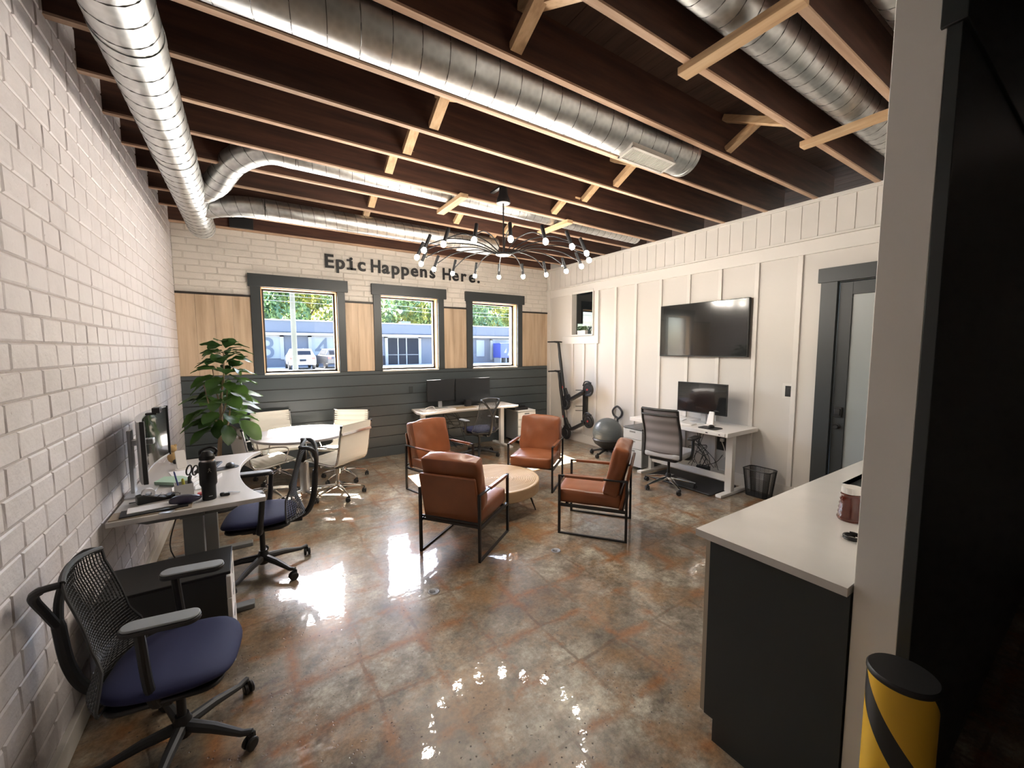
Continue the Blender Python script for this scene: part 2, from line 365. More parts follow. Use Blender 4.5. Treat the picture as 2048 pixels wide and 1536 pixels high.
m.box(W-.027, W+.001, D-.115, D-.02, 0, 3.225)
for yb in (4.66, 4.25, 3.80, 3.352, 2.915, 2.47, 2.025):
    m.box(W-.02, W+.001, yb-.0, yb+.05, .15, 2.70)
for yb in (5.70, 5.40): m.box(W-.02, W+.001, yb, yb+.045, .15, 1.80)
m.box(W-.024, W+.001, 5.06, 5.15, 1.80, 2.70); m.box(W-.02, W+.001, 5.09, 5.14, .15, 1.80)
m.box(W-.023, W+.001, 5.15, 6.0, 1.80, NZ0-.03)
obj('trim_35', m, MAT['whitetrim'], bevel=.003, kind='structure')
obj('baseboard_right', MB().box(W-.024, W+.001, 1.84, D-.03, 0, .15), MAT['whitetrim'], bevel=.003, kind='structure')
root = empty('window_4', (W, 5.465, NZ0)); root['kind'] = 'structure'
f = MB(); hy = (NY1-NY0)/2; hz = NZ1-NZ0
f.box(-.03, .12, -hy-.012, -hy+.004, -.012, hz+.012); f.box(-.03, .12, hy-.004, hy+.012, -.012, hz+.012); f.box(-.03, .12, -hy, hy, -.02, .004); f.box(-.03, .12, -hy, hy, hz-.004, hz+.012)
obj('window_frame', f, MAT['whitetrim'], root, bevel=.002)
obj('window_pane', MB().box(.085, .091, -hy, hy, 0, hz), MAT['glassd'], root, smooth=0)
# dark neighbouring room seen through it
m = MB(); m.box(W+3.1, W+3.2, 1.9, D+.26, -.1, ZC); m.box(W+.12, W+3.2, 3.2, 3.3, -.1, ZC)
obj('wall_side_room', m, MAT['char'], smooth=0, kind='structure')
m = MB(); m.box(W+.12, W+.38, D, D+.2, -.1, ZC); m.box(W+.38, W+1.3, D, D+.2, -.1, WZ0); m.box(W+.38, W+1.3, D, D+.2, 2.25, ZC); m.box(W+1.3, W+3.2, D, D+.2, -.1, ZC)
obj('wall_side_room_back', m, MAT['char'], smooth=0, kind='structure')
# door
root = empty('door_1', (W, (DY0+DY1)/2, 0)); root['kind'] = 'structure'; hw = (DY1-DY0)/2
c = MB(); c.box(-.03, .0, hw+.012, hw+.155, 0, DZ+.01); c.box(-.03, 0, -hw-.155, -hw-.012, 0, DZ+.01); c.box(-.042, 0, -hw-.18, hw+.18, DZ+.01, DZ+.155)
c.box(0, .12, hw+.004, hw+.02, 0, DZ+.01); c.box(0, .12, -hw-.02, -hw-.004, 0, DZ+.01); c.box(0, .12, -hw, hw, DZ+.002, DZ+.01)
obj('door_casing', c, MAT['char'], root, bevel=.002)
s = MB(); st = .105
s.box(.008, .05, -hw, -hw+st, .008, DZ-.004); s.box(.008, .05, hw-st, hw, .008, DZ-.004); s.box(.008, .05, -hw+st, hw-st, .008, .22); s.box(.008, .05, -hw+st, hw-st, DZ-.13, DZ-.004)
obj('door_slab', s, MAT['char'], root, bevel=.002)
fg = mat('frosted glass', (.30, .33, .33), .30, coat=.2)
obj('door_glass', MB().box(.024, .034, -hw+st-.005, hw-st+.005, .215, DZ-.125), fg, root, smooth=0)
h = MB(); h.box(-.016, .008, hw-.085, hw-.015, 1.00, 1.10); h.box(-.03, -.016, hw-.075, hw-.025, 1.02, 1.085); obj('door_lock', h, MAT['blackp'], root, bevel=.004)
h = MB(); h.lathe([(0, -.045), (.018, -.045), (.024, -.03), (.01, -.02), (.01, 0), (.028, .002), (.028, .01), (0, .01)], T=TR((0, hw-.05, .90), 0, RD(90), 0), seg=20)
obj('door_knob', h, MAT['blackp'], root)
# partition end and its dark side, counter behind it
PX, PY0, PY1 = 2.345, .34, .452
obj('wall_partition', MB().box(PX, W+.1, PY0, PY1, -.1, ZC+.3), MAT['colw'], bevel=.002, kind='structure')
m = MB(); m.box(PX-.0, W, PY0-.03, PY0, 0, 2.57); m.box(PX-.012, PX+1.2, PY0-.04, PY0+.012, 2.56, 3.3); m.box(PX, W, PY0-.03, PY0, 2.56, 3.5)
obj('trim_36', m, MAT['char'], bevel=.002, kind='structure')
# closed, unlit far end of the office behind the photographer
obj('wall_front', MB().box(-.2, W+.2, YB-.15, YB, -.1, ZC+.3), MAT['white'], smooth=0, kind='structure')
# ------------------------------------------------------------------ outside
GZ = .25
asphalt = mat('sunlit pavement', (.20, .197, .193), .9, var=((.23, .225, .22), .4))
obj('ground', MB().box(-60, 110, D+.3, 140, GZ-.2, GZ), asphalt, kind='structure')
asb = mat('pale roof membrane', (.045, .057, .082), .8, var=((.038, .05, .073), .5)); facm = mat('painted block facade', (.040, .050, .072), .85, var=((.05, .06, .082), .6))
gdoor = mat('white roll door', (.10, .12, .145), .6); gtrim = mat('pale gutter', (.12, .13, .14), .6); bnum = mat('blue grey numeral', (.03, .045, .07), .7); darkbay = mat('dark bay glass', (.008, .011, .017), .8, spec=.05)
b = empty('warehouse_building', (15, 40, GZ), 0, 'long low pale blue warehouse with numbered dock doors across the street', 'building')
bx = lambda x: x-15
m = MB(); m.box(bx(-14), bx(60), 0, 10, 0, 2.85); obj('wall', m, facm, b)
m = MB()
rv = [m._v([(bx(x), y, z)])[0] for x, y, z in ((-14, -.5, 2.98), (60, -.5, 2.98), (60, 8, 4.6), (-14, 8, 4.6), (-14, 8, 2.6), (60, 8, 2.6))]
for q in ((0, 1, 2, 3), (3, 2, 5, 4), (0, 4, 5, 1)): m.face([rv[i] for i in q])
m.box(bx(-14), bx(60), -.35, .1, 2.95, 3.98); obj('roof', m, asb, b, smooth=0)
m = MB(); m.box(bx(-14), bx(60), -.6, -.2, 2.72, 2.94); m.box(bx(-14), bx(60), -.45, -.3, 3.95, 4.03); obj('gutter', m, gtrim, b)
def dock(x0, x1, z0, z1, num=None, mt=None):
    d = obj('dock_door', MB().box(bx(x0), bx(x1), -.06, .02, z0, z1), mt or gdoor, b)
    f = MB(); f.box(bx(x0)-.28, bx(x0), -.12, .0, z0-.1, z1+.12); f.box(bx(x1), bx(x1)+.28, -.12, 0, z0-.1, z1+.12); f.box(bx(x0)-.28, bx(x1)+.28, -.12, 0, z1, z1+.14)
    obj('door_frame', f, gtrim, d)
    if num:
        cu = bpy.data.curves.new('numeral', 'FONT'); cu.body = num; cu.size = 2.5; cu.extrude = .02; cu.align_x = 'CENTER'
        o = bpy.data.objects.new('tmp', cu); C.objects.link(o); dg = bpy.context.evaluated_depsgraph_get(); me = bpy.data.meshes.new_from_object(o.evaluated_get(dg)); bpy.data.objects.remove(o)
        n_ = bpy.data.objects.new('numeral', me); C.objects.link(n_); me.materials.clear(); me.materials.append(bnum); n_.parent = d
        n_.location = (bx({'3': 2.15, '4': 6.35, '2': -3}[num]), -.09, z0+.05); n_.rotation_euler = (RD(90), 0, 0)
    return d
dock(.7, 3.05, .75, 2.6, '3'); dock(5.5, 7.7, .75, 2.6, '4'); dock(-4.2, -1.7, .75, 2.6, '2')
dk = dock(12.2, 15.3, 0, 2.62, None, darkbay); m = MB()
for x in (13.2, 14.05): m.box(bx(x)-.05, bx(x)+.05, -.1, -.05, 0, 2.6)
m.box(bx(12.2), bx(15.3), -.1, -.05, .95, 1.0); obj('mullion', m, gtrim, dk)
obj('entry_door', MB().box(bx(21.95), bx(22.95), -.08, 0, .7, 2.5), gdoor, b)
dock(24, 27, .4, 2.5)
dock(17.6, 20.2, .75, 2.6)
obj('roof_hatch', MB().box(bx(14.6), bx(15.6), 3, 4, 3.9, 4.5), gtrim, b)
m = MB(); m.box(-.9, .9, -.7, .7, 0, 1.5)
cb = empty('container', (25.0, 38.6, GZ), 0, 'bright blue container with white shapes parked against the warehouse', 'container')
blu = mat('bright blue paint', (.006, .022, .16), .6)
obj('body', MB().box(-1.2, 1.25, -.8, .8, .55, 2.15), blu, cb, bevel=.02); m = MB()
for x in (-1.1, -.4, .4, 1.1): m.box(x-.05, x+.05, -.7, .7, 0, .6)
obj('leg', m, gtrim, cb)
m = MB()
for pts in (((-.8, 1.1), (-.45, 1.1), (-.45, 1.6)), ((-.35, .8), (-.05, .8), (-.1, 1.3)), ((.6, 1.9), (1.2, 2.0), (1.2, 1.6), (.9, 1.7)), ((.75, .75), (1.2, .75), (1.15, 1.3))):
    m = MB(); m.prism(pts, .0, .01, TR((0, -.80, 0), RD(90))); obj('emblem', m, gdoor, cb, smooth=0)
m = MB(); m.box(-.25, .25, -.2, .2, 0, .9); tag(obj('utility_box', m, darkbay, bevel=.02), 'small blue grey utility box beside the dark warehouse bay', 'utility box').location = (11.5, 39.5, GZ)
# pole and wires
wd_ = mat('weathered pole', (.05, .052, .04), .85, var=((.075, .075, .06), 3, (1, 1, .2)))
p = tag(obj('utility_pole', MB().lathe([(.0, 0), (.17, 0), (.13, 9), (0, 9)], seg=14), wd_), 'weathered wooden utility pole standing in front of the white car', 'utility pole'); p.location = (3.28, 30, GZ)
for k, (z, lab) in enumerate(((5.0, 'lower'), (5.35, 'middle'), (5.9, 'upper'))):
    w = MB(); w.tube(bez([(-30, 29.8, z+.2), (3.1, 29.8, z-.2), (22, 29.8, z-.5-.1*k), (60, 29.8, z+.8)], 8), .012, 5)
    tag(obj('overhead_wire', w, gtrim), '%s of the three overhead wires crossing behind the window glass' % lab, 'wire', 'overhead wires')
def car(x, y, rz, body, lab, open_top=False):
    r = empty('car', (x, y, GZ), rz, lab, 'car'); bm_ = MB()
    prof = [(-2.2, .35), (-2.25, .75), (-2.1, 1.0), (-1.75, 1.05), (-1.35, 1.55), (.25, 1.58), (.95, 1.08), (2.05, .95), (2.2, .6), (2.15, .35)]
    bm_.prism([(a, z) for a, z in prof[:4]]+[(.95, 1.08)]+[(a, z) for a, z in prof[7:]], -.9, .9, TR((0, 0, 0), RD(90)))
    obj('body', bm_, body, r, bevel=.08)
    c_ = MB(); 
    lo = [(-1.8, -.86), (.95, -.86), (.95, .86), (-1.8, .86)]; hi = [(-1.35, -.66), (.25, -.66), (.25, .66), (-1.35, .66)]
    va = c_._v([(a, q, 1.04) for a, q in lo]); vb = c_._v([(a, q, 1.55) for a, q in hi]); c_.face(vb); c_.face(va[::-1])
    for i in range(4): c_.face([va[i], va[(i+1) % 4], vb[(i+1) % 4], vb[i]])
    cab = obj('cabin', c_, body, r, bevel=.04)
    g = MB(); g.box(-.02, .0, -.6, .6, 0, .38, TR((-1.80, 0, 1.10), 0, RD(41)))
    for s_ in (-1, 1): g.box(-1.15, .35, -.005, .005, .0, .33, TR((-.15, s_*.83, 1.12), RD(22)*s_))
    obj('glazing', g, darkbay, r)
    for a in (-1.35, 1.4):
        for s_ in (-1, 1): obj('wheel', MB().lathe([(0, -.1), (.2, -.11), (.33, -.09), (.33, .09), (.2, .11), (0, .1)], seg=20, T=TR((a, s_*.82, .33), RD(90))), MAT['blackp'], r)
    tlm = mat('tail light', (.2, .02, .015), .3)
    for s_ in (-1, 1): obj('tail_light', MB().box(-2.24, -2.16, s_*.72-.12, s_*.72+.12, .72, .92), tlm, r)
    obj('licence_plate', MB().box(-2.28, -2.22, -.22, .22, .62, .78), darkbay, r)
    return r
car(4.1, 35.8, RD(90), mat('white car paint', (.20, .20, .21), .4, coat=.2), 'white car parked behind the utility pole facing the warehouse')
car(6.5, 36.4, RD(96), mat('dark car paint', (.015, .018, .022), .4), 'dark car parked to the right of the white one')
# trees
def m_leaf(name, a, b_, tr=.5):
    m = bpy.data.materials.new(name); m.use_nodes = True; n = m.node_tree; n.nodes.clear(); o = n.nodes.new('ShaderNodeOutputMaterial')
    d = n.nodes.new('ShaderNodeBsdfPrincipled'); t = n.nodes.new('ShaderNodeBsdfTranslucent'); mx = n.nodes.new('ShaderNodeMixShader'); mx.inputs[0].default_value = tr
    tc = n.nodes.new('ShaderNodeTexCoord'); ns = n.nodes.new('ShaderNodeTexNoise'); ns.inputs['Scale'].default_value = .8; r = n.nodes.new('ShaderNodeValToRGB')
    r.color_ramp.elements[0].position = .42; r.color_ramp.elements[1].position = .6; r.color_ramp.elements[0].color = (*a, 1); r.color_ramp.elements[1].color = (*b_, 1)
    n.links.new(tc.outputs['Object'], ns.inputs['Vector']); n.links.new(ns.outputs[0], r.inputs[0]); n.links.new(r.outputs[0], d.inputs['Base Color']); n.links.new(r.outputs[0], t.inputs[0])
    d.inputs['Roughness'].default_value = .45; n.links.new(d.outputs[0], mx.inputs[1]); n.links.new(t.outputs[0], mx.inputs[2]); n.links.new(mx.outputs[0], o.inputs[0]); return m
leafm = [m_leaf('autumn leaves', (.11, .17, .045), (.42, .38, .09)), m_leaf('green leaves', (.07, .14, .07), (.22, .30, .10))]
bark = mat('tree bark', (.10, .075, .055), .9, bump=(8, .8, .05))
def crown(seed, n, R, zc, mt):
    rnd = random.Random(seed); m = MB(False); bl = []
    for k in range(26): bl.append((V((rnd.uniform(-.8, .8)*R, rnd.gauss(0, .35)*R, zc+rnd.uniform(-1.0, .9)*R)), R*rnd.uniform(.3, .5)))
    for i in range(n):
        c_, r_ = rnd.choice(bl); d = V((rnd.gauss(0, 1), rnd.gauss(0, 1), rnd.gauss(0, 1))).normalized(); p_ = c_+d*r_*rnd.uniform(.75, 1.05); s_ = rnd.uniform(.16, .32)
        e = Euler((rnd.uniform(0, 6), rnd.uniform(0, 6), rnd.uniform(0, 6))).to_matrix()
        m.face([m.bm.verts.new(p_+e @ V(q)*s_) for q in ((-1, 0, 0), (0, -.5, .1), (1.1, 0, 0), (0, .5, .1))])
    return m
protos = []
for k in range(3):
    t = empty('tree', (0, 0, 0)); t['category'] = 'tree'
    tb = MB(); tb.tube(bez([(0, 0, 0), (.1, .1, 2.5), (-.1, 0, 5), (.2, 0, 8)], 4), [.28-.02*i for i in range(13)], 8)
    for q in range(6): a = q*1.05; tb.tube([(0, 0, 3.5+q*.5), (1.2*cos(a), 1.2*sin(a), 5+q*.6), (2.4*cos(a), 2.4*sin(a), 6.2+q*.7)], [.12, .08, .03], 6)
    obj('trunk', tb, bark, t); obj('foliage', crown(20+k, 9000, 4.6, 6.6, 0), leafm[(0, 1, 0)[k]], t, smooth=0); protos.append(t)
TL = ['leftmost yellow green tree behind the warehouse roof', 'green tree behind the roof seen left of the utility pole', 'yellowing tree behind the roof seen right of the utility pole', 'green tree between the first and second window views', 'yellow green tree above the dark warehouse bay', 'green tree behind the small white roof hatch', 'green tree at the left of the third window view', 'yellow tipped tree above the blue container', 'rightmost green tree past the blue container']
for i, lab in enumerate(TL):
    src = protos[(0, 1, 2, 1, 0, 1, 1, 0, 1)[i]]
    t = src if i in (0, 1, 2) else copy_tree(src)
    t.location = (-3+5.4*i, 56+(i % 3)*2.2, GZ); t.rotation_euler = (0, 0, i*1.3); t.scale = (1, 1, 1.0+.08*(i % 3)); tag(t, lab, 'tree', 'trees behind the warehouse')
# ------------------------------------------------------------------ chandelier
HX, HY, HZ, CR = 2.948, 3.58, 2.655, .83
bulbm = mat('lit warm bulb', (1, .9, .7), .3, emit=((1, .91, .79), 88))
cbm = mat('matte black chandelier metal', (.008, .008, .009), .55, spec=.15)
ch = empty('chandelier', (HX, HY, HZ), 0, 'black sputnik chandelier with eighteen lit bulbs on curved arms', 'chandelier')
m = MB(); m.lathe([(0, 0), (.075, 0), (.08, .008), (.075, .02), (.02, .03), (0, .03)]); obj('hub', m, MAT['blackm'], ch)
m = MB(); m.lathe([(0, -.004), (.062, -.004), (.066, .001), (0, .001)]); obj('hub_cover', m, MAT['wmetal'], ch, label='white disc under the hub')
obj('rod', MB().tube([(0, 0, .02), (0, 0, 3.17-HZ)], .008, 8), MAT['blackm'], ch)
m = MB(); m.lathe([(0, 3.165-HZ), (.07, 3.165-HZ), (.07, 3.19-HZ), (.045, 3.25-HZ), (.04, 3.33-HZ), (0, 3.33-HZ)]); obj('canopy', m, MAT['blackm'], ch)
m = MB(); m.lathe([(.012, 3.161-HZ), (.062, 3.161-HZ), (.062, 3.166-HZ), (.012, 3.166-HZ)]); obj('canopy_cover', m, MAT['wmetal'], ch, label='white disc under the canopy')
obj('mounting_bar', MB().box(-.02, .02, -.14, .23, 3.33-HZ, 3.345-HZ), MAT['blackm'], ch)
am = MB(); am.tube(bez([(.06, 0, .012), (.30, 0, .085), (.60, 0, .075), (CR-.02, 0, -.005)], 5), .0055, 6)
sm = MB(); T = TR((CR, 0, .0), 0, RD(-24), 0); sm.lathe([(0, .085), (.016, .085), (.016, -.05), (0, -.05)], T=T, seg=12)
lm = MB(); lm.lathe([(0, -.10), (.016, -.094), (.024, -.076), (.018, -.055), (.010, -.048), (0, -.048)], T=T, seg=10)
A0 = obj('arm', am, cbm, ch); S0 = obj('socket', sm, cbm, A0); B0 = obj('bulb', lm, bulbm, A0)
for k in range(18):
    if k: A = A0.copy(); C.objects.link(A); S_ = S0.copy(); C.objects.link(S_); S_.parent = A; B_ = B0.copy(); C.objects.link(B_); B_.parent = A
    else: A = A0
    A.rotation_euler = (0, 0, RD(20*k+2))
# ------------------------------------------------------------------ ducts
def duct(name, pts, r, label, cat='duct', pitch=.115, capa=True, parent=None, group=None, seg=28, ribs=True):
    P = bez(pts, 10) if len(pts) > 2 else [V(p) for p in pts]
    if len(pts) == 2: a, b = P; P = [a+(b-a)*i/12 for i in range(13)]
    m = MB(); m.tube(P, r, seg); o = obj(name, m, MAT['galv'], parent)
    if ribs:
        m = MB(); L = [0]
        for a, b in zip(P, P[1:]): L.append(L[-1]+(b-a).length)
        tot = L[-1]; hx = []; n = int(tot/pitch*16); tanp = (P[1]-P[0]).normalized(); u = tanp.cross(V((0, 0, 1))).normalized()
        for i in range(n+1):                          # the helical lock seam
            s = tot*i/n; k = max(j for j in range(len(L)) if L[j] <= s+1e-9); k = min(k, len(P)-2)
            q = P[k]+(P[k+1]-P[k])*((s-L[k])/(L[k+1]-L[k])); tg = (P[k+1]-P[k]).normalized(); u = (u-tg*u.dot(tg)).normalized(); v = tg.cross(u)
            a = 2*pi*i/16; hx.append(q+(u*cos(a)+v*sin(a))*(r+.0008))
        m.tube(hx, .0028, 4); obj('seam', m, MAT['seam'], o)
    if label: tag(o, label, cat, group)
    return o
r1 = .131; x1, z1 = .341, 3.128
# main trunk along the brick wall hangs just under the joists
d1 = duct('spiral_duct', [(x1, -4.2, z1), (x1, 6.0, z1)], r1, 'large spiral duct running along the white block wall', pitch=.13)
m = MB(); T = TR((x1, 6.0, z1), RD(-90)); m.lathe([(0, .012), (r1+.003, .012), (r1+.004, .0), (r1+.004, -.03), (r1, -.031)], T=T); obj('end_cap', m, MAT['galv'], d1)
for y in (2.55, 3.9):
    m = MB(); T = TR((x1, y, z1), RD(-90)); m.lathe([(r1+.002, -.03), (r1+.004, -.03), (r1+.004, .03), (r1+.002, .03)], T=T); obj('collar', m, MAT['galv'], d1)
d = duct('spiral_duct', [(x1+.10, 4.78, z1+.03), (x1+.22, 4.60, z1+.07), (x1+.36, 4.30, 3.30), (x1+.58, 4.09, 3.362), (x1+.8, 4.07, 3.364)], .105, 'spiral branch duct with an elbow that runs inside a joist bay', pitch=.11)
duct('branch_run', [(x1+.8, 4.07, 3.364), (5.62, 4.17, 3.364)], .104, None, parent=d, pitch=.11)
d = duct('spiral_duct', [(x1+.10, 5.20, z1), (x1+.24, 5.08, z1+.005), (x1+.42, 5.02, 3.145), (x1+.6, 5.0, 3.147)], .10, 'spiral branch duct slung below the joists nearest the window wall', pitch=.11)
duct('branch_run', [(x1+.6, 5.0, 3.147), (3.70, 5.0, 3.147)], .10, None, parent=d, pitch=.11)
def register(parent, x0, x1_, y, z, ry=0.):
    w = (x1_-x0); m = MB(); T = TR(((x0+x1_)/2, y, z), RD(ry))
    m.box(-w/2, w/2, -.075, -.055, -.006, .006, T); m.box(-w/2, w/2, .055, .075, -.006, .006, T); m.box(-w/2, -w/2+.02, -.075, .075, -.006, .006, T); m.box(w/2-.02, w/2, -.075, .075, -.006, .006, T)
    m.box(-w/2+.012, w/2-.012, -.066, .066, .004, .06, T)
    g = obj('register', m, MAT['whitetrim'], parent, bevel=.001, label='white slotted air register'); s = MB(); k = -w/2+.03
    while k < w/2-.03: s.box(k, k+.006, -.055, .055, -.004, .004, T); k += .016
    obj('register_slats', s, MAT['whitetrim'], g)
    b = MB(); b.box(-w/2+.02, w/2-.02, -.054, .054, .0035, .0039, T); obj('register_opening', b, MAT['blackp'], g)
register(d, 3.12, 3.62, 5.0, 3.03)
d = duct('spiral_duct', [(-.0+.02, 2.20, 3.322), (3.88, 2.20, 3.322)], .158, 'thick spiral duct in the joist bay ending above the lounge chairs', pitch=.15)
m = MB(); T = TR((3.88, 2.20, 3.322), 0, RD(90)); m.lathe([(0, .01), (.161, .01), (.162, 0), (.162, -.03), (.158, -.031)], T=T); obj('end_cap', m, MAT['galv'], d)
register(d, 3.12, 3.62, 2.155, 3.145, -12)
duct('spiral_duct', [(.1, 1.20, 3.417), (5.70, 1.20, 3.417)], .128, 'spiral duct resting on the two crossing timber blocks at upper right', pitch=.12)
duct('spiral_duct', [(.1, .71, 3.437), (5.70, .71, 3.437)], .128, 'spiral duct barely seen in the top right corner beside the column', pitch=.12)
# timber blocks under and between the joists
def block(a, b, w, h, lab, grp='loose timber blocks under the joists'):
    m = MB(); m.bar(a, b, w, h); o = tag(obj('timber_block', m, MAT['block'], bevel=.002), lab, 'timber block', grp); return o
block((2.61, 3.77, 3.236), (2.61, 4.38, 3.236), .085, .04, 'pale timber block under the joists left of the chandelier rod')
block((4.05, 3.83, 3.236), (4.05, 4.44, 3.236), .085, .04, 'pale timber block under the joists right of the chandelier rod')
block((2.84, .90, 3.236), (2.84, 1.50, 3.236), .085, .04, 'timber block at upper right carrying the duct at the top frame edge')
block((4.33, .92, 3.236), (4.33, 1.50, 3.236), .085, .04, 'timber block at upper right whose end meets the column')
BR = [(1.92, 2.45, 2.88, 0), (1.88, 2.90, 3.35, 0), (1.86, 3.36, 3.79, 0), (1.9, 4.33, 4.77, 1), (1.95, 4.83, 5.26, 1), (1.9, 5.32, 5.78, 0), (3.76, 2.45, 2.9, 1), (3.78, 2.92, 3.36, 1), (3.76, 3.38, 3.85, 1), (3.76, 4.38, 4.84, 0), (3.8, 4.90, 5.33, 0), (2.0, 1.47, 1.93, 0), (4.0, 1.47, 1.92, 1), (3.0, 4.36, 4.80, 0)]
for i, (x, a, b, t) in enumerate(BR):                # cross bridging between joists
    m = MB(); q = .24
    z0, z1b = (3.30, 3.53) if t else (3.53, 3.30)
    m.bar((x, a, z0), (x, b, z1b), .045, .07, up=(1, 0, 0)); m.bar((x+.05, a, z1b), (x+.05, b, z0), .045, .07, up=(1, 0, 0))
    o = obj('joist_bridging', m, MAT['block']); bay = ('', 'first', 'second', 'third', 'fourth', 'fifth', 'sixth', 'seventh', 'eighth', 'ninth', 'tenth')[min(10, 1+sum(1 for q_ in (5.86, 5.35, 4.85, 4.35, 3.87, 3.39, 2.9, 2.43, 1.95) if (a+b)/2 < q_))]
    tag(o, 'crossed timber struts in the %s bay from the window wall, %s of the chandelier' % (bay, 'left' if x < 2.5 else ('right' if x > 3.2 else 'just beyond')), 'timber bridging', 'bridging struts between the joists')
m = MB(); m.box(.60, .86, D-.12, D-.085, 3.26, 3.42); tag(obj('junction_box', m, MAT['blackp'], bevel=.004), 'small black box mounted on the rim timber below the duct elbow', 'junction box')
# romex cable drooping along a joist
c = MB(); c.tube(bez([(3.02, 3.50, 3.34), (3.3, 3.48, 3.30), (3.7, 3.49, 3.33), (4.05, 3.47, 3.28), (4.5, 3.50, 3.31), (5.0, 3.47, 3.29), (5.6, 3.50, 3.30)], 6), .005, 6)
tag(obj('electrical_cable', c, MAT['wmetal']), 'thin pale cable running along a joist from the chandelier canopy', 'cable')
# ------------------------------------------------------------------ wall lettering
sg = empty('wall_lettering', (0, D-.022, 0), 0, 'black raised lettering reading Epic Happens Here on the painted brick', 'sign'); letm = mat('black letters', (.010, .010, .011), .5)
def word(txt, xa, xb, z, size):
    cu = bpy.data.curves.new('w', 'FONT'); cu.body = txt; cu.size = 1; o = bpy.data.objects.new('tmp', cu); C.objects.link(o)
    def mk(body):
        cu.body = body; dg = bpy.context.evaluated_depsgraph_get(); dg.update(); me = bpy.data.meshes.new_from_object(o.evaluated_get(dg)); return me
    pitch_ = (xb-xa)/len(txt)
    for i, chh in enumerate(txt):
        cu.extrude = .05; cu.offset = .023
        me = mk(chh); xs_ = [v.co.x for v in me.vertices]; w = max(xs_)-min(xs_); cxm = (max(xs_)+min(xs_))/2
        sx = size*1.0
        if w*sx > pitch_*.92: sx = pitch_*.92/w
        if chh == 'i':                                # slab serifs of the monospaced i
            bm = bmesh.new(); bm.from_mesh(me); zt = max(v.co.y for v in bm.verts if v.co.y < .62)
            for (a, b, c0, c1) in ((cxm-.24, cxm+.24, -.02, .085), (cxm-.24, cxm+.0, .445, .545)):
                q = [bm.verts.new((p[0], p[1], p[2])) for p in ((a, c0, -.05), (b, c0, -.05), (b, c1, -.05), (a, c1, -.05), (a, c0, .05), (b, c0, .05), (b, c1, .05), (a, c1, .05))]
                for f in ((0, 3, 2, 1), (4, 5, 6, 7), (0, 1, 5, 4), (1, 2, 6, 5), (2, 3, 7, 6), (3, 0, 4, 7)): bm.faces.new([q[k] for k in f])
            bm.to_mesh(me); bm.free()
        l = bpy.data.objects.new('letter', me); C.objects.link(l); me.materials.clear(); me.materials.append(letm)
        xc = xa+pitch_*(i+.5) if chh != '.' else xa+pitch_*(i+.3)
        l.parent = sg; l.rotation_euler = (RD(90), 0, 0); l.scale = (sx, size, .18); l.location = (xc-cxm*sx, 0, z)
    bpy.data.objects.remove(o)
word('Epic', 1.70, 2.30, 2.893, .268); word('Happens', 2.355, 3.43, 2.889, .268); word('Here.', 3.53, 4.33, 2.884, .268)
# ------------------------------------------------------------------ swivel chairs with a suspended plastic web back
def caster(parent, x, y, rz, r=.028, m_=None, name='caster'):
    m = MB()
    for s in (-1, 1): m.lathe([(0, -.009), (r*.8, -.009), (r, -.005), (r, .005), (r*.8, .009), (0, .009)], T=TR((x, y, r+.001), 0, 0, rz) @ TR((-.012, s*.014, 0), RD(90)), seg=18)
    m.tube([(x, y, r+.01), (x, y, r*2+.02)], .008, 8); T = TR((x, y, r), 0, 0, rz); m.box(-.02, .012, -.006, .006, 0, r+.012, T)
    return obj(name, m, m_ or MAT['blackp'], parent)
def star(parent, R, zhub, mt, rot=0, w0=.026, w1=.015, hub=True, cr=.028):
    for k in range(5):
        a = RD(72*k)+rot; dx, dy = cos(a), sin(a); m = MB()
        m.tube([(dx*.02, dy*.02, zhub), (dx*R*.45, dy*R*.45, zhub-.012), (dx*R*.85, dy*R*.85, zhub-.04), (dx*R*.99, dy*R*.99, cr*2+.016), (dx*R, dy*R, cr*2+.002)], [w0, w0*.85, w1, w1*.9, w1*.6], 10)
        leg = obj('leg', m, mt, parent); caster(leg, dx*R, dy*R, a+RD(70), cr)
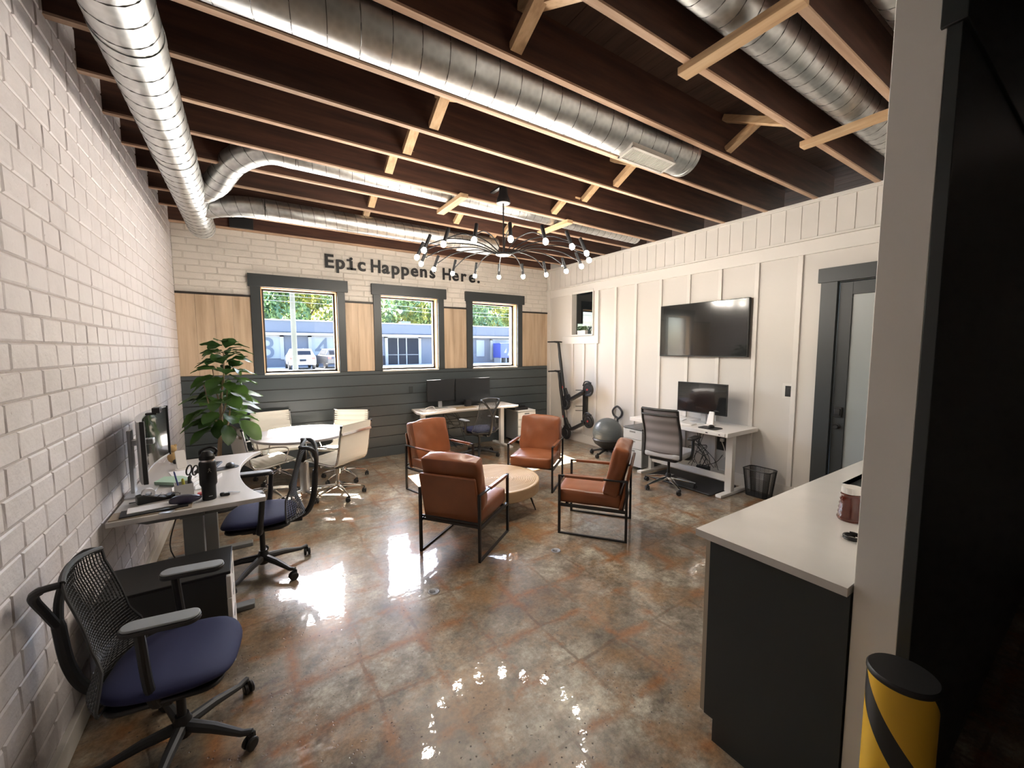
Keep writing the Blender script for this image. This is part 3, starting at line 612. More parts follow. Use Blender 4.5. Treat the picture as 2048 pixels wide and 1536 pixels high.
def web_chair(loc, rz, label, sc=1.0, baserot=0, ax=.272, az=.63, af=.0, group='blue seated swivel chairs with web backs'):
    r = empty('swivel_chair', loc, rz, label, 'office chair', group); r.scale = (sc, sc, sc)
    star(r, .315, .105, MAT['darkp'], baserot)
    m = MB(); m.lathe([(0, .06), (.034, .06), (.036, .13), (.028, .15), (.026, .16), (.018, .16), (.018, .34), (0, .34)], seg=20); obj('gas_lift', m, MAT['blackm'], r)
    m = MB(); m.prism(rrect(-.11, .11, -.16, .13, .04), .335, .385); m.box(-.035, .035, -.27, -.1, .345, .39); m.box(-.20, .20, -.03, .03, .36, .395); obj('seat_mechanism', m, MAT['blackp'], r, bevel=.008)
    def seat(u, v):                                   # closed cushion shell
        a = 2*pi*u; ca, sa = cos(a), sin(a); n = 3.2
        ex = .245*abs(ca)**(2/n)*(1 if ca > 0 else -1); ey = .235*abs(sa)**(2/n)*(1 if sa > 0 else -1)
        if v < .5: q = v*2; k = sin(q*pi/2)**.6; zz = -.5+.5*(1-cos(q*pi/2))
        else: q = (v-.5)*2; k = cos(q*pi/2)**.45; zz = sin(q*pi/2)*.5
        wx = 1-.10*max(0, -ey/.235)
        return V((ex*k*wx, ey*k+.0, .43+zz*.075-.02*max(0, (ey*k-.12)/.11)**2+.012*(ex*k/.245)**2*k))
    m = MB(); m.grid(seat, 40, 12, wrapu=True); m.face([v for v in m.bm.verts][0:1]) if False else None
    o = obj('seat', m, MAT['blue'], r, smooth=60)
    m = MB(); m.prism(rrect(-.215, .215, -.20, .20, .07), .382, .402); obj('seat_pan', m, MAT['blackp'], r, bevel=.008)
    # suspended back: narrow at the top, flaring to a skirt that wraps behind the seat
    def back(u, v, off=0):
        x = (u-.5)*2; t = v
        w = .150+.025*(1-t)+.10*max(0, 1-t/.42)**1.3; 
        if t < .10: w *= sqrt(max(0, 1-(1-t/.10)**2))*.45+.55
        z = .405+.53*t
        yb = -.235-.028*sin(min(1, t/.9)*pi)*-1 - .075*t - .055*max(0, 1-t/.30)
        y = yb-(-.085*(x*x)*(.35+.9*max(0, 1-t/.45)))+off
        return V((x*w, y, z+.018*(1-x*x)*(1 if t > .9 else 0)*((t-.9)/.1)))
    m = MB(False); m.grid(lambda u, v: back(u, v), 20, 38); o = obj('back_web', m, MAT['darkp'], r, smooth=0)
    wf = o.modifiers.new('web', 'WIREFRAME'); wf.thickness = .0062; wf.use_even_offset = False; wf.use_boundary = True
    e = MB(); N = 30
    e.tube([back(0, i/N) for i in range(N, -1, -1)]+[back(i/N, 0) for i in range(1, N+1)]+[back(1, i/N) for i in range(1, N+1)], .0058, 6)
    e.tube([back(i/12, 1) for i in range(13)], .011, 8); obj('back_rim', e, MAT['darkp'], r)
    y = MB(); jn = V((0, -.372, .72))                  # tower: a curved post that splits towards both upper corners
    y.tube(bez([(0, -.20, .365), (0, -.30, .40), (0, -.352, .52), jn], 8), [.022]*24+[.018], 10)
    for s in (-1, 1):
        y.tube(bez([jn-V((0, -.002, .03)), (s*.05, -.382, .79), (s*.125, -.372, .885), (s*.158, -.335, .925), (s*.148, -.285, .930)], 6), [.016]*19+[.013]*6, 10)
    obj('back_tower', y, MAT['blackp'], r)
    for s in (-1, 1):
        a = MB(); a.tube(bez([(s*.17, -.01, .375), (s*(ax-.01), -.02, .40), (s*(ax+.003), -.035, .50), (s*ax, -.05, az-.015)], 6), [.022]*10+[.018]*9, 10)
        a.prism(rrect(-.043, .043, -.14, .12, .042, 8), az-.018, az, TR((s*ax, .01+af, 0)))
        ar = obj('armrest', a, MAT['blackp'], r, bevel=.003); p = MB(); p.prism(rrect(-.040, .040, -.135, .118, .039, 8), az, az+.010, TR((s*ax, .01+af, 0)))
        obj('arm_pad', p, MAT['greyp'], ar, bevel=.005)
    return r
web_chair((.41, 2.12, 0), RD(-98), 'foreground blue swivel chair with a web back against the block wall', .94, RD(-36+98+3), ax=.215, az=.735, af=.02)
web_chair((.745, 3.57, 0), RD(82), 'blue swivel chair with web back tucked under the left curved desk', 1.04, RD(-60-80+4), ax=.265, az=.675, af=.07)
web_chair((3.78, 5.68, 0), RD(4), 'web backed swivel chair at the twin monitor desk under the windows', 1.0, RD(20), az=.60)
# ------------------------------------------------------------------ task chair with banded mesh back
r = empty('task_chair', (5.0, 3.05, 0), RD(-78), 'grey mesh back task chair with polished base at the standing desk', 'office chair')
star(r, .31, .12, MAT['chrome'], RD(30), .024, .013)
m = MB(); m.lathe([(0, .08), (.032, .08), (.034, .16), (.024, .18), (.016, .18), (.016, .38), (0, .38)], seg=20); obj('gas_lift', m, MAT['blackm'], r)
m = MB(); m.prism(rrect(-.17, .17, -.20, .14, .04), .37, .41); obj('seat_mechanism', m, MAT['blackp'], r, bevel=.01)
m = MB(); m.prism(rrect(-.245, .245, -.23, .25, .09, 8), .41, .475); obj('seat', m, mat('light grey seat', (.42, .42, .43), .8, sheen=.3), r, bevel=.022, seg=4)
def tb(u, v):
    x = (u-.5)*2; t = v; return V((x*(.225-.012*t), -.235-.10*t-.035*sin(pi*min(1, t*1.3))*-1+.035*x*x, .47+.53*t))
tm = NT('banded grey mesh'); wv = tm.n('ShaderNodeTexWave', {'Vector': tm.co, 'Scale': 2.6, 'Distortion': .4}, bands_direction='Z').outputs[0]
tm.out(tm.mix(wv, (.20, .18, .18), (.33, .30, .295)), .7, Alpha=.9)
m = MB(); m.grid(tb, 12, 30); o = obj('back_mesh', m, tm.m, r, smooth=60); so = o.modifiers.new('thick', 'SOLIDIFY'); so.thickness = .006
m = MB()
for x in (0, 1): m.tube([tb(x, i/14) for i in range(15)], [.016]*15, 8)
m.tube(bez([tb(0, 0), V((-.22, -.2, .42)), V((-.12, -.12, .40))], 5), .016, 8); m.tube(bez([tb(1, 0), V((.22, -.2, .42)), V((.12, -.12, .40))], 5), .016, 8)
m.tube([tb(i/8, 1) for i in range(9)], .015, 8); obj('back_frame', m, MAT['blackp'], r)
m = MB(); m.tube([tb(i/8, .88)+V((0, -.012, 0)) for i in range(9)], .012, 8); obj('back_band', m, MAT['blackp'], r)
for s in (-1, 1):
    a = MB(); a.tube(bez([(s*.16, -.02, .40), (s*.26, -.02, .41), (s*.285, -.01, .50), (s*.285, .0, .64)], 6), .017, 8)
    ar = obj('armrest', a, MAT['blackp'], r); p = MB(); p.prism(rrect(-.045, .045, -.11, .13, .03, 6), .64, .665, TR((s*.285, .02, 0))); obj('arm_pad', p, MAT['blackp'], ar, bevel=.006)
# ------------------------------------------------------------------ white ribbed conference chairs
def face(dx, dy): return atan2(dy, dx)-pi/2
def conf_chair(loc, rz, label, br=0):
    r = empty('conference_chair', loc, rz, label, 'office chair', 'white ribbed leather chairs round the table')
    star(r, .29, .125, MAT['chrome'], br, .019, .010, cr=.026)
    m = MB(); m.lathe([(0, .09), (.026, .09), (.028, .17), (.018, .18), (.018, .26), (.036, .27), (.036, .36), (0, .36)], seg=20); obj('gas_lift', m, MAT['chrome'], r)
    m = MB(); m.box(-.10, .10, -.1, .1, .35, .385); obj('seat_mechanism', m, MAT['blackp'], r, bevel=.01)
    P = bez([(0, .245, .425), (0, .20, .455), (0, .0, .435), (0, -.15, .425), (0, -.215, .455), (0, -.245, .55), (0, -.27, .70), (0, -.30, .88)], 7); n = len(P)-1
    def sl(u, v, off=.0):
        k = v*n; i = min(int(k), n-1); q = P[i]+(P[i+1]-P[i])*(k-i); tg = (P[i+1]-P[i]).normalized(); nn = V((0, -tg.z, tg.y))
        rib = .006*abs(sin(v*pi*19)); x = (u-.5)*2; return V((x*.228, q.y, q.z))+nn*(off*(1)+(-rib if off < 0 else rib*.5))
    m = MB(); m.grid(lambda u, v: sl(u, v, -.010), 8, 95); m.grid(lambda u, v: sl(u, v, .008), 8, 48)
    for u in (0, 1):
        for v in range(48): m.face([m.bm.verts.new(sl(u, v/48, -.01)), m.bm.verts.new(sl(u, (v+1)/48, -.01)), m.bm.verts.new(sl(u, (v+1)/48, .008)), m.bm.verts.new(sl(u, v/48, .008))])
    bmesh.ops.remove_doubles(m.bm, verts=m.bm.verts[:], dist=.0015)
    obj('sling', m, MAT['wleather'], r, smooth=60)
    for s in (-1, 1):
        q = MB(); q.tube([V((s*.238, p.y, p.z)) for p in P], .0105, 8); rl = obj('side_rail', q, MAT['chrome'], r)
        q = MB(); q.tube([V((s*.238, P[-1].y, P[-1].z-.02)), V((s*.238, P[-1].y-.002, P[-1].z+.004))], .014, 10); obj('rail_cap', q, MAT['blackp'], rl)
        q = MB(); q.tube(bez([(s*.238, -.258, .635), (s*.275, -.20, .64), (s*.282, .02, .64), (s*.272, .13, .60), (s*.245, .10, .46)], 7), .009, 8); obj('armrest', q, MAT['chrome'], r)
    q = MB(); q.box(-.232, .232, -.006, .006, -.014, .014, TR((0, -.305, .79), RD(-10))); q.tube([(-.238, 0, .405), (.238, 0, .405)], .012, 8); q.tube([(-.238, -.19, .425), (.238, -.19, .425)], .009, 8); obj('cross_bar', q, MAT['chrome'], r)
    return r
conf_chair((.84, 5.32, 0), face(.95, .30), 'white ribbed conference chair nearest the curved desk, back to camera', RD(10))
conf_chair((.99, 6.02, 0), face(.2, -.98), 'white ribbed conference chair between the potted tree and table', RD(40))
conf_chair((1.72, 5.63, 0), face(-.56, -.83), 'white ribbed conference chair behind the table on its window side', RD(0))
conf_chair((1.53, 4.99, 0), face(-.60, .80), 'white ribbed conference chair right of the table, its back nearest the tan chairs', RD(30))
# round table
r = empty('round_table', (1.21, 5.24, 0), 0, 'white round meeting table on a slim pedestal', 'table')
m = MB(); m.lathe([(0, .712), (.512, .712), (.52, .718), (.52, .736), (.516, .74), (0, .74)], seg=72); obj('tabletop', m, m_wood('greyed white laminate', (.38, .36, .355), (.44, .42, .415), (.49, .47, .46), 1.2, 0, .35, .03), r)
m = MB(); m.lathe([(0, .40), (.034, .40), (.034, .712), (0, .712)], seg=24); obj('column_sleeve', m, MAT['blackm'], r, label='black upper column')
m = MB(); m.lathe([(0, .03), (.05, .03), (.05, .40), (0, .40)], seg=24); obj('column', m, MAT['silver'], r)
for k in range(4):
    a = RD(20+90*k); m = MB(); m.tube([(0, 0, .05), (cos(a)*.18, sin(a)*.18, .04), (cos(a)*.34, sin(a)*.34, .022)], [.024, .020, .016], 10); obj('foot', m, MAT['chrome'], r)
# ------------------------------------------------------------------ tan leather lounge chairs, metal strap frames
def lounge(loc, rz, label):
    r = empty('lounge_chair', loc, rz, label, 'armchair', 'tan leather lounge chairs round the log table'); w, dp, ha, t = .275, .31, .555, .022
    for s in (-1, 1):
        m = MB(); x = s*w
        m.box(x-t/2, x+t/2, dp-t, dp, 0, ha); m.box(x-t/2, x+t/2, -dp, -dp+t, 0, ha); m.box(x-t/2, x+t/2, -dp, dp, 0, .014); m.box(x-t/2, x+t/2, -dp, dp, ha-.014, ha)
        m.box(x-t/2, x+t/2, -dp, dp, .262, .288)
        sf = obj('side_frame', m, MAT['blackm'], r, bevel=.0015)
        m = MB(); m.box(x-t/2-.006, x+t/2+.006, -.10, dp-.06, ha-.02, ha+.006); obj('arm_wrap', m, MAT['leather'], sf, bevel=.005)
    m = MB()
    for y in (dp-.07, -dp+.05): m.box(-w, w, y-.012, y+.012, .262, .282)
    m.box(-w, w, -dp, -dp+.016, .20, .222) if False else None
    obj('seat_rail', m, MAT['blackm'], r)
    def cushion(name, sx, sy, sz, T, wr=.004, seed=0):
        rnd = random.Random(seed); m = MB()
        def f(a, b, face): return None
        m.box(-sx, sx, -sy, sy, -sz, sz); bmesh.ops.subdivide_edges(m.bm, edges=m.bm.edges[:], cuts=11, use_grid_fill=True)
        from mathutils import noise
        for v in m.bm.verts:
            p = v.co; e = 1-max(abs(p.x)/sx, 0)**6*.0; px, py, pz = abs(p.x)/sx, abs(p.y)/sy, abs(p.z)/sz
            bul = (1-px**4)*(1-py**4) if pz > .99 else ((1-px**4)*(1-pz**4) if py > .99 else (1-py**4)*(1-pz**4))
            ax = V((0, 0, math.copysign(1, p.z))) if pz > .99 else (V((0, math.copysign(1, p.y), 0)) if py > .99 else V((math.copysign(1, p.x), 0, 0)))
            nz = noise.noise(V((p.x*9, p.y*9, p.z*9+seed)))*wr*3+noise.noise(V((p.x*30, p.y*26, p.z*30+seed)))*wr*px
            v.co = p+ax*(.016*bul+nz)
        bmesh.ops.transform(m.bm, matrix=T, verts=m.bm.verts[:])
        o = obj(name, m, MAT['leather'], r, bevel=0, smooth=75)
        b = o.modifiers.new('soft', 'SUBSURF'); b.levels = 1; b.render_levels = 1; return o
    cushion('seat_cushion', .250, .285, .062, TR((0, .035, .350)), .002, 1)
    cushion('back_cushion', .252, .222, .064, TR((0, -.200, .606), RD(104)), .006, 5)
    m = MB(); m.prism(rrect(-.258, .258, -.215, .215, .02), -.014, .014, TR((0, -.287, .480), RD(102))); obj('back_panel', m, MAT['leather'], r, bevel=.008)
    m = MB(); m.box(-w, w, -.006, .006, -.008, .008, TR((0, -dp+.02, .31))); obj('back_rail', m, MAT['blackm'], r)
    return r
def face(dx, dy): return atan2(dy, dx)-pi/2
lounge((2.28, 3.152, 0), face(.49, .355), 'tan leather lounge chair seen from behind, nearest the camera')
lounge((3.47, 2.745, 0), face(-.40, .53), 'tan leather lounge chair on the right, seen in profile')
lounge((2.622, 4.548, 0), face(.28, -.96), 'tan leather lounge chair at left rear of the log table')
lounge((3.735, 4.075, 0), face(-.78, -.62), 'tan leather lounge chair at the back facing the camera')
# coffee table
r = empty('coffee_table', (2.89, 3.745, 0), 0, 'low round pale wood coffee table with carved rings, groove shade in the colour', 'table'); R = .515
prof = [(0, .31)]; k = .02
while k < R-.03: prof += [(k, .31), (k+.005, .304), (k+.010, .31)]; k += .0195
prof += [(R-.006, .31), (R, .303), (R, .20), (R-.006, .193), (0, .193)]
m = MB(); m.lathe([(a, z) for a, z in prof], seg=96); cw = NT('pale wood with shaded grooves'); ww = cw.n('ShaderNodeTexWave', {'Vector': cw.co, 'Scale': 16.2, 'Distortion': .35}, wave_type='RINGS', rings_direction='Z').outputs[0]; cc = cw.ramp(cw.noise(2.2, 8, cw.mapp((.6, 8, 8)), .6), [(.3, (.42, .29, .165)), (.7, (.52, .385, .235))]); cw.out(cw.mix(cw.ramp(ww, [(.2, .45), (.6, 0.)]), cc, (.26, .165, .085)), .5); obj('tabletop', m, cw.m, r, smooth=25)  # dark rings in the colour stand for shade in the carved grooves
for a in (-50, 70, 190):
    a = RD(a); m = MB(); m.tube([(cos(a)*.41, sin(a)*.41, .195), (cos(a)*.49, sin(a)*.49, .0)], [.013, .005], 8); obj('leg', m, MAT['blackm'], r)
# ------------------------------------------------------------------ desks
DZ1 = .77
r = empty('curved_desk', (0, 0, 0), 0, 'white curved front desk along the block wall on grey legs', 'desk')
arc = [(.775, 4.40)]; 
cur = bez([(.775, 4.36), (.70, 4.22), (.635, 3.95), (.625, 3.62), (.665, 3.30), (.735, 3.08), (.772, 3.02)], 5)
poly = [(.03, 2.965), (.772, 2.965)]+[(p.x, p.y) for p in cur[::-1]]+[(.03, 4.36)]
wt = m_wood('pale grey laminate', (.52, .50, .485), (.58, .56, .54), (.63, .61, .59), 1.2, 1, .38, .05)
m = MB(); m.prism(poly, DZ1-.028, DZ1); obj('desktop', m, [wt], r, bevel=.002)
for y in (3.10, 4.12):
    m = MB(); m.box(.34, .44, y-.03, y+.05, .03, .70); lg = obj('leg', m, MAT['gmetal'], r, bevel=.004)
    m = MB(); m.box(.10, .68, y-.035, y+.035, 0, .035); obj('foot', m, MAT['gmetal'], lg, bevel=.006)
    m = MB(); m.prism([(.08, .742), (.66, .742), (.66, .725), (.56, .69), (.18, .69), (.08, .725)], y-.03, y+.03, M(((1, 0, 0, 0), (0, 0, 1, 0), (0, 1, 0, 0), (0, 0, 0, 1)))); obj('bracket', m, MAT['gmetal'], lg, bevel=.003)
m = MB(); m.box(.33, .45, 3.05, 4.17, .69, .735); obj('cross_beam', m, MAT['gmetal'], r, bevel=.003)
m = MB(); m.box(.36, .43, 3.063, 3.07, .695, .712); obj('beam_label', m, MAT['blackp'], r)
m = MB(); m.tube(bez([(.30, 3.5, .70), (.22, 3.45, .40), (.26, 3.55, .15), (.10, 3.7, .03)], 6), .004, 6); tag(obj('power_cable', m, MAT['blackp']), 'black cable hanging beneath the curved desk', 'cable')
# standing desk at the right wall
r = empty('standing_desk', (0, 0, 0), 0, 'white standing desk against the white panelled wall', 'desk')
m = MB(); m.box(5.10, 5.755, 2.39, 3.76, DZ1-.05, DZ1); obj('desktop', m, MAT['wlam'], r, bevel=.004)
m = MB(); m.box(5.092, 5.10, 2.42, 2.80, DZ1-.044, DZ1-.006); dr = obj('drawer_front', m, MAT['wlam'], r, bevel=.001); m = MB(); m.box(5.088, 5.093, 2.62, 2.645, DZ1-.030, DZ1-.020); m.box(5.088, 5.093, 2.475, 2.49, DZ1-.03, DZ1-.022); obj('control_buttons', m, MAT['blackp'], dr)
for y in (2.50, 3.62):
    m = MB(); m.box(5.36, 5.43, y-.03, y+.05, .03, DZ1-.05); lg = obj('leg', m, MAT['wmetal'], r, bevel=.003)
    m = MB(); m.box(5.15, 5.72, y-.035, y+.035, 0, .035); obj('foot', m, MAT['wmetal'], lg, bevel=.006)
m = MB(); m.box(5.375, 5.415, 2.55, 3.59, .14, .21); obj('stretcher', m, MAT['wmetal'], r, bevel=.003)
m = MB(); m.box(5.36, 5.44, 2.5, 3.64, DZ1-.09, DZ1-.05); obj('cross_beam', m, MAT['wmetal'], r)
# twin monitor desk under the windows
r = empty('window_desk', (0, 0, 0), 0, 'white desk with twin monitors against the dark shiplap', 'desk')
m = MB(); cu_ = bez([(3.05, 5.86), (3.5, 5.97), (3.9, 5.96), (4.4, 5.84), (4.52, 5.80)], 6)
m.prism([(2.93, 6.44), (2.86, 6.0), (2.90, 5.84)]+[(p.x, p.y) for p in cu_]+[(4.66, 5.86), (4.68, 6.44)], .702, .73); obj('desktop', m, MAT['wlam'], r, bevel=.003)
for x in (3.0, 4.47):
    m = MB(); m.box(x-.03, x+.04, 6.10, 6.17, .03, .702); lg = obj('leg', m, MAT['wmetal'], r, bevel=.003)
    m = MB(); m.box(x-.03, x+.04, 5.80, 6.40, 0, .03); obj('foot', m, MAT['wmetal'], lg, bevel=.005)
m = MB(); m.box(3.0, 4.47, 6.11, 6.16, .66, .70); obj('cross_beam', m, MAT['wmetal'], r)
m = MB()
for k in range(7):
    rn = random.Random(k); m.tube(bez([(3.35+rn.random()*.3, 6.25, .66), (3.3+rn.random()*.5, 6.2, .35+rn.random()*.2), (3.2+rn.random()*.5, 6.25, .3+rn.random()*.3), (3.5+rn.random()*.4, 6.3, .02)], 6), .004, 5)
tag(obj('cable_tangle', m, MAT['blackp']), 'tangle of black cables hanging under the twin monitor desk', 'cables')
# monitors
def monitor(name, w, h, T, zb, label, mt, frame=MAT['blackp'], stand=MAT['silver'], curve=0, base=(.12, .10), neck=.02, lean=0, thick=.03, by=.10, grp=None, zt=None):
    # local: screen faces -y, bottom edge zb above its base
    r = empty(name, (0, 0, 0), 0, label, 'monitor', grp); r.matrix_world = T
    cf = lambda x: curve*(1-(2*x/w)**2)
    m = MB(); m.grid(lambda u, v: V(((u-.5)*w, .0+cf((u-.5)*w), zb+v*h)), 16, 1); m.grid(lambda u, v: V(((u-.5)*w, thick*(1-.5*abs(2*u-1)**2)+cf((u-.5)*w)+.008, zb+v*h)), 16, 1)
    vs_ = m.bm.verts[:]; A, B = vs_[:34], vs_[34:]
    loopA = [A[2*i] for i in range(17)]+[A[2*i+1] for i in range(16, -1, -1)]; loopB = [B[2*i] for i in range(17)]+[B[2*i+1] for i in range(16, -1, -1)]
    for i in range(34): m.face([loopA[i], loopA[(i+1) % 34], loopB[(i+1) % 34], loopB[i]])
    obj('housing', m, frame, r)
    m = MB(False); m.grid(lambda u, v: V(((u-.5)*(w-.014), -.0012+cf((u-.5)*(w-.014)), zb+.012+v*(h-.020))), 16, 1); obj('screen', m, mt, r)
    m = MB(); m.box(-.035, .035, by-.02+thick, by+thick, .01, (zt or zb+h*.62)); m.box(-.03, .03, thick*.6, by+thick-.01, zb+h*.45, zb+h*.55); obj('stand', m, stand, r, bevel=.004)
    m = MB(); m.prism(rrect(-base[0], base[0], by-base[1]-.02, by+base[1]-.02, .02), 0, .012); obj('base', m, stand, r, bevel=.002); return r
monitor('monitor', .50, .355, TR((3.382, 6.26, .73), rz=RD(4)), .12, 'left one of the twin monitors on the desk under the windows', MAT['matscreen'], grp='twin monitors', by=.03, base=(.1, .06))
monitor('monitor', .66, .40, TR((3.99, 6.28, .73), rz=RD(-1)), .075, 'right, larger one of the twin monitors under the windows', MAT['matscreen'], grp='twin monitors', by=.03, base=(.1, .06), stand=MAT['blackp'])
monitor('monitor', .665, .385, TR((5.50, 2.97, DZ1), rz=RD(-90)), .118, 'black wide monitor on the standing desk beneath the television', MAT['screen'], by=.06, base=(.11, .10), stand=MAT['silver'])
mon = monitor('monitor', .82, .365, TR((.192, 3.50, DZ1), rz=RD(90)), .155, 'curved monitor with a camera on top, standing on the curved desk', MAT['screen'], frame=MAT['silver'], curve=.045, base=(.13, .07), by=.115, zt=.42)
for s in (-1, 1): obj('bezel', MB().box(s*.41-.007, s*.41+.007, -.008, .014, .153, .522), MAT['blackp'], mon, bevel=.002, label='black bezel')
m = MB(); m.box(-.035, .035, -.03, .01, .525, .56, ); m.box(-.02, .02, -.01, .045, .515, .528); m.lathe([(0, -.033), (.012, -.033), (.012, -.028), (0, -.028)], T=TR((0, 0, .542), RD(90)) @ TR((0, 0, .062)), seg=14)
wc = tag(obj('webcam', m, MAT['blackp'], bevel=.003), 'small black webcam clipped on the curved monitor', 'webcam'); wc.matrix_world = TR((.20, 3.42, DZ1+.005), rz=RD(90))
# television
r = empty('television', (W-.024, 3.155, 1.955), RD(-90), 'large wall mounted flat television on the white panelled wall', 'television')
m = MB(); m.box(-.617, .617, -.045, -.005, -.355, .355); obj('housing', m, MAT['blackp'], r, bevel=.004); m = MB(); m.box(-.608, .608, -.0465, -.0445, -.342, .347); obj('screen', m, MAT['screen'], r); m = MB(); m.box(-.15, .15, -.006, .02, -.15, .15); obj('wall_bracket', m, MAT['blackp'], r)
# drawer pedestals
def pedestal(x, y, rz, label, w=.36, d=.46, h=.57, top=MAT['darkp'], front=MAT['wmetal'], side=MAT['gmetal']):
    r = empty('drawer_pedestal', (x, y, 0), rz, label, 'drawer unit')
    m = MB(); m.box(-w/2, w/2, -d/2+.02, d/2, .05, h-.015); obj('carcass', m, side, r, bevel=.003)
    m = MB(); m.box(-w/2-.001, w/2+.001, -d/2+.0, d/2+.002, h-.018, h); obj('top', m, top, r, bevel=.004)
    z = .055; hs = [.235, .125, .125] if h > .5 else [.2, .12, .12]; k_ = (h-.08)/sum(hs)
    for q in hs:
        q *= k_; m = MB(); m.box(-w/2, w/2, -d/2, -d/2+.022, z, z+q-.004); dr = obj('drawer', m, front, r, bevel=.003)
        m = MB(); m.box(-.05, .05, -d/2-.002, -d/2+.004, z+q-.045, z+q-.022); obj('handle', m, MAT['gmetal'], dr, bevel=.001); z += q
    for sx in (-1, 1):
        for sy in (-1, 1): caster(r, sx*(w/2-.05), sy*(d/2-.06), .6, .022)
    return r
pedestal(.335, 2.665, RD(90), 'dark topped rolling drawer unit beside the foreground chair', w=.33, d=.51, h=.555, top=MAT['blackp'], side=MAT['darkp'])
pedestal(5.44, 3.80, RD(-90), 'grey and white rolling drawer unit between the ball chair and the standing desk', w=.33, d=.46, h=.60, top=mat('grey unit top', (.10, .105, .11), .45), side=mat('grey unit side', (.17, .18, .18), .45), front=mat('pale grey drawer', (.42, .43, .43), .45))
pedestal(4.93, 6.19, RD(-3), 'rolling drawer unit in the far corner with a printer on top', w=.37, d=.45, h=.60, top=MAT['wmetal'], side=MAT['silver'])
m = MB(); m.prism(rrect(-.15, .15, -.15, .15, .02), .0, .05); m.prism(rrect(-.12, .12, -.1, .13, .02), .05, .075); o = tag(obj('small_printer', m, MAT['blackp'], bevel=.006), 'small black printer on the drawer unit in the far corner', 'printer'); o.location = (4.86, 6.20, .60)
# foot mat and cables at the standing desk
m = MB(); m.prism(rrect(5.12, 5.70, 2.58, 3.50, .02), 0, .022); tag(obj('floor_mat', m, MAT['blackp'], bevel=.008), 'black anti fatigue mat under the standing desk', 'mat')
m = MB(); m.box(W-.012, W+.001, 2.735, 2.90, .40, .60); o = obj('wall_outlet', m, MAT['blackp'], bevel=.003); tag(o, 'black outlet plate behind the standing desk with a plug in it', 'outlet')
m = MB(); m.box(W-.05, W-.012, 2.80, 2.84, .52, .56); m.tube(bez([(W-.04, 2.82, .52), (W-.08, 2.76, .44), (W-.10, 2.74, .36), (W-.06, 2.80, .30)], 5), .006, 6); tag(obj('power_adapter', m, MAT['wlam'], bevel=.002), 'white plug and adapter cord in the black outlet', 'plug')
m = MB()
for k in range(12):
    rn = random.Random(k+40); c0 = V((5.58, 3.02, .46)); e_ = V((5.55+rn.uniform(-.05, .1), 2.97+rn.uniform(-.22, .25), .17+rn.random()*.05))
    if k < 4: m.tube([(5.62, 2.95+.05*k, .72), c0+V((0, rn.uniform(-.02, .02), 0))], .0035, 5)
    m.tube(bez([c0, c0+V((rn.uniform(-.05, .05), rn.uniform(-.16, .16), rn.uniform(-.08, .06))), (c0+e_)/2+V((0, rn.uniform(-.08, .08), 0)), e_], 5), .0035, 5)
m.box(5.53, 5.62, 2.88, 3.02, .13, .20); m.tube(bez([(5.5, 3.4, .34), (5.52, 3.2, .36), (5.55, 3.05, .22)], 5), .005, 5); m.box(5.50, 5.55, 3.22, 3.27, .30, .38)
m.tube(bez([(5.58, 2.95, .2), (5.68, 2.84, .26), (W-.08, 2.78, .36)], 5), .004, 5)
tag(obj('cable_bundle', m, MAT['blackp']), 'bundle of black cables and adapters hanging under the standing desk', 'cables')
# things on the standing desk
m = MB(); m.prism([(-.045, 0), (.045, 0), (.03, .16), (-.03, .16)], -.012, .012, TR((0, 0, .008), RD(76))); m.prism(rrect(-.05, .05, -.05, .06, .02), 0, .01); o = tag(obj('phone_stand', m, MAT['wlam'], bevel=.003), 'white angled phone stand in front of the monitor at right', 'phone stand'); o.location = (5.42, 2.79, DZ1); o.rotation_euler = (0, 0, RD(-90))
m = MB(); m.prism(rrect(-.10, .13, -.10, .10, .05, 8), 0, .006); o = tag(obj('mouse_pad', m, MAT['blackp'], bevel=.002), 'black gel mouse pad on the standing desk', 'mouse pad'); o.location = (5.25, 2.70, DZ1); o.rotation_euler = (0, 0, RD(-90))
def mouse(loc, rz, lab):
    m = MB(); m.sphere((0, 0, .006), 1, 20, (.032, .052, .028)); bmesh.ops.bisect_plane(m.bm, geom=m.bm.verts[:]+m.bm.edges[:]+m.bm.faces[:], plane_co=(0, 0, 0), plane_no=(0, 0, -1), clear_outer=True)
    o = tag(obj('computer_mouse', m, MAT['blackp'], smooth=60), lab, 'mouse'); o.location = loc; o.rotation_euler = (0, 0, rz)
mouse((5.26, 2.68, DZ1+.006), RD(-90), 'black mouse on the gel pad at the standing desk')
def keyboard(loc, rz, body, key, lab, w=.42, d=.125):
    r = empty('keyboard', loc, rz, lab, 'keyboard'); m = MB(); m.prism(rrect(-w/2, w/2, -d/2, d/2, .008), 0, .014); obj('case', m, body, r, bevel=.002); m = MB()
    for j in range(5):
        x = -w/2+.01
        while x < w/2-.02: m.box(x, x+.016, -d/2+.01+j*.022, -d/2+.028+j*.022, .013, .019); x += .0195
    obj('keys', m, key, r, smooth=0)
keyboard((5.25, 3.10, DZ1), RD(-90), MAT['wlam'], MAT['wlam'], 'white keyboard on the standing desk')
m = MB(); m.box(-.12, .12, -.09, .09, 0, .012); o = tag(obj('notebook', m, MAT['paper'], bevel=.002), 'white notebook on the standing desk left of the keyboard', 'notebook'); o.location = (5.42, 3.25, DZ1); o.rotation_euler = (0, 0, .3)
m = MB(); m.tube([(.0, .07*cos(2*pi*i/16), .045+.035*sin(2*pi*i/16)) for i in range(16)], .003, 5, closed=True); m.tube([(0, .14+.0*i, .01+.03*i) for i in range(2)], .003, 5); m.tube([(0, -.09, .005), (0, .15, .005)], .003, 5)
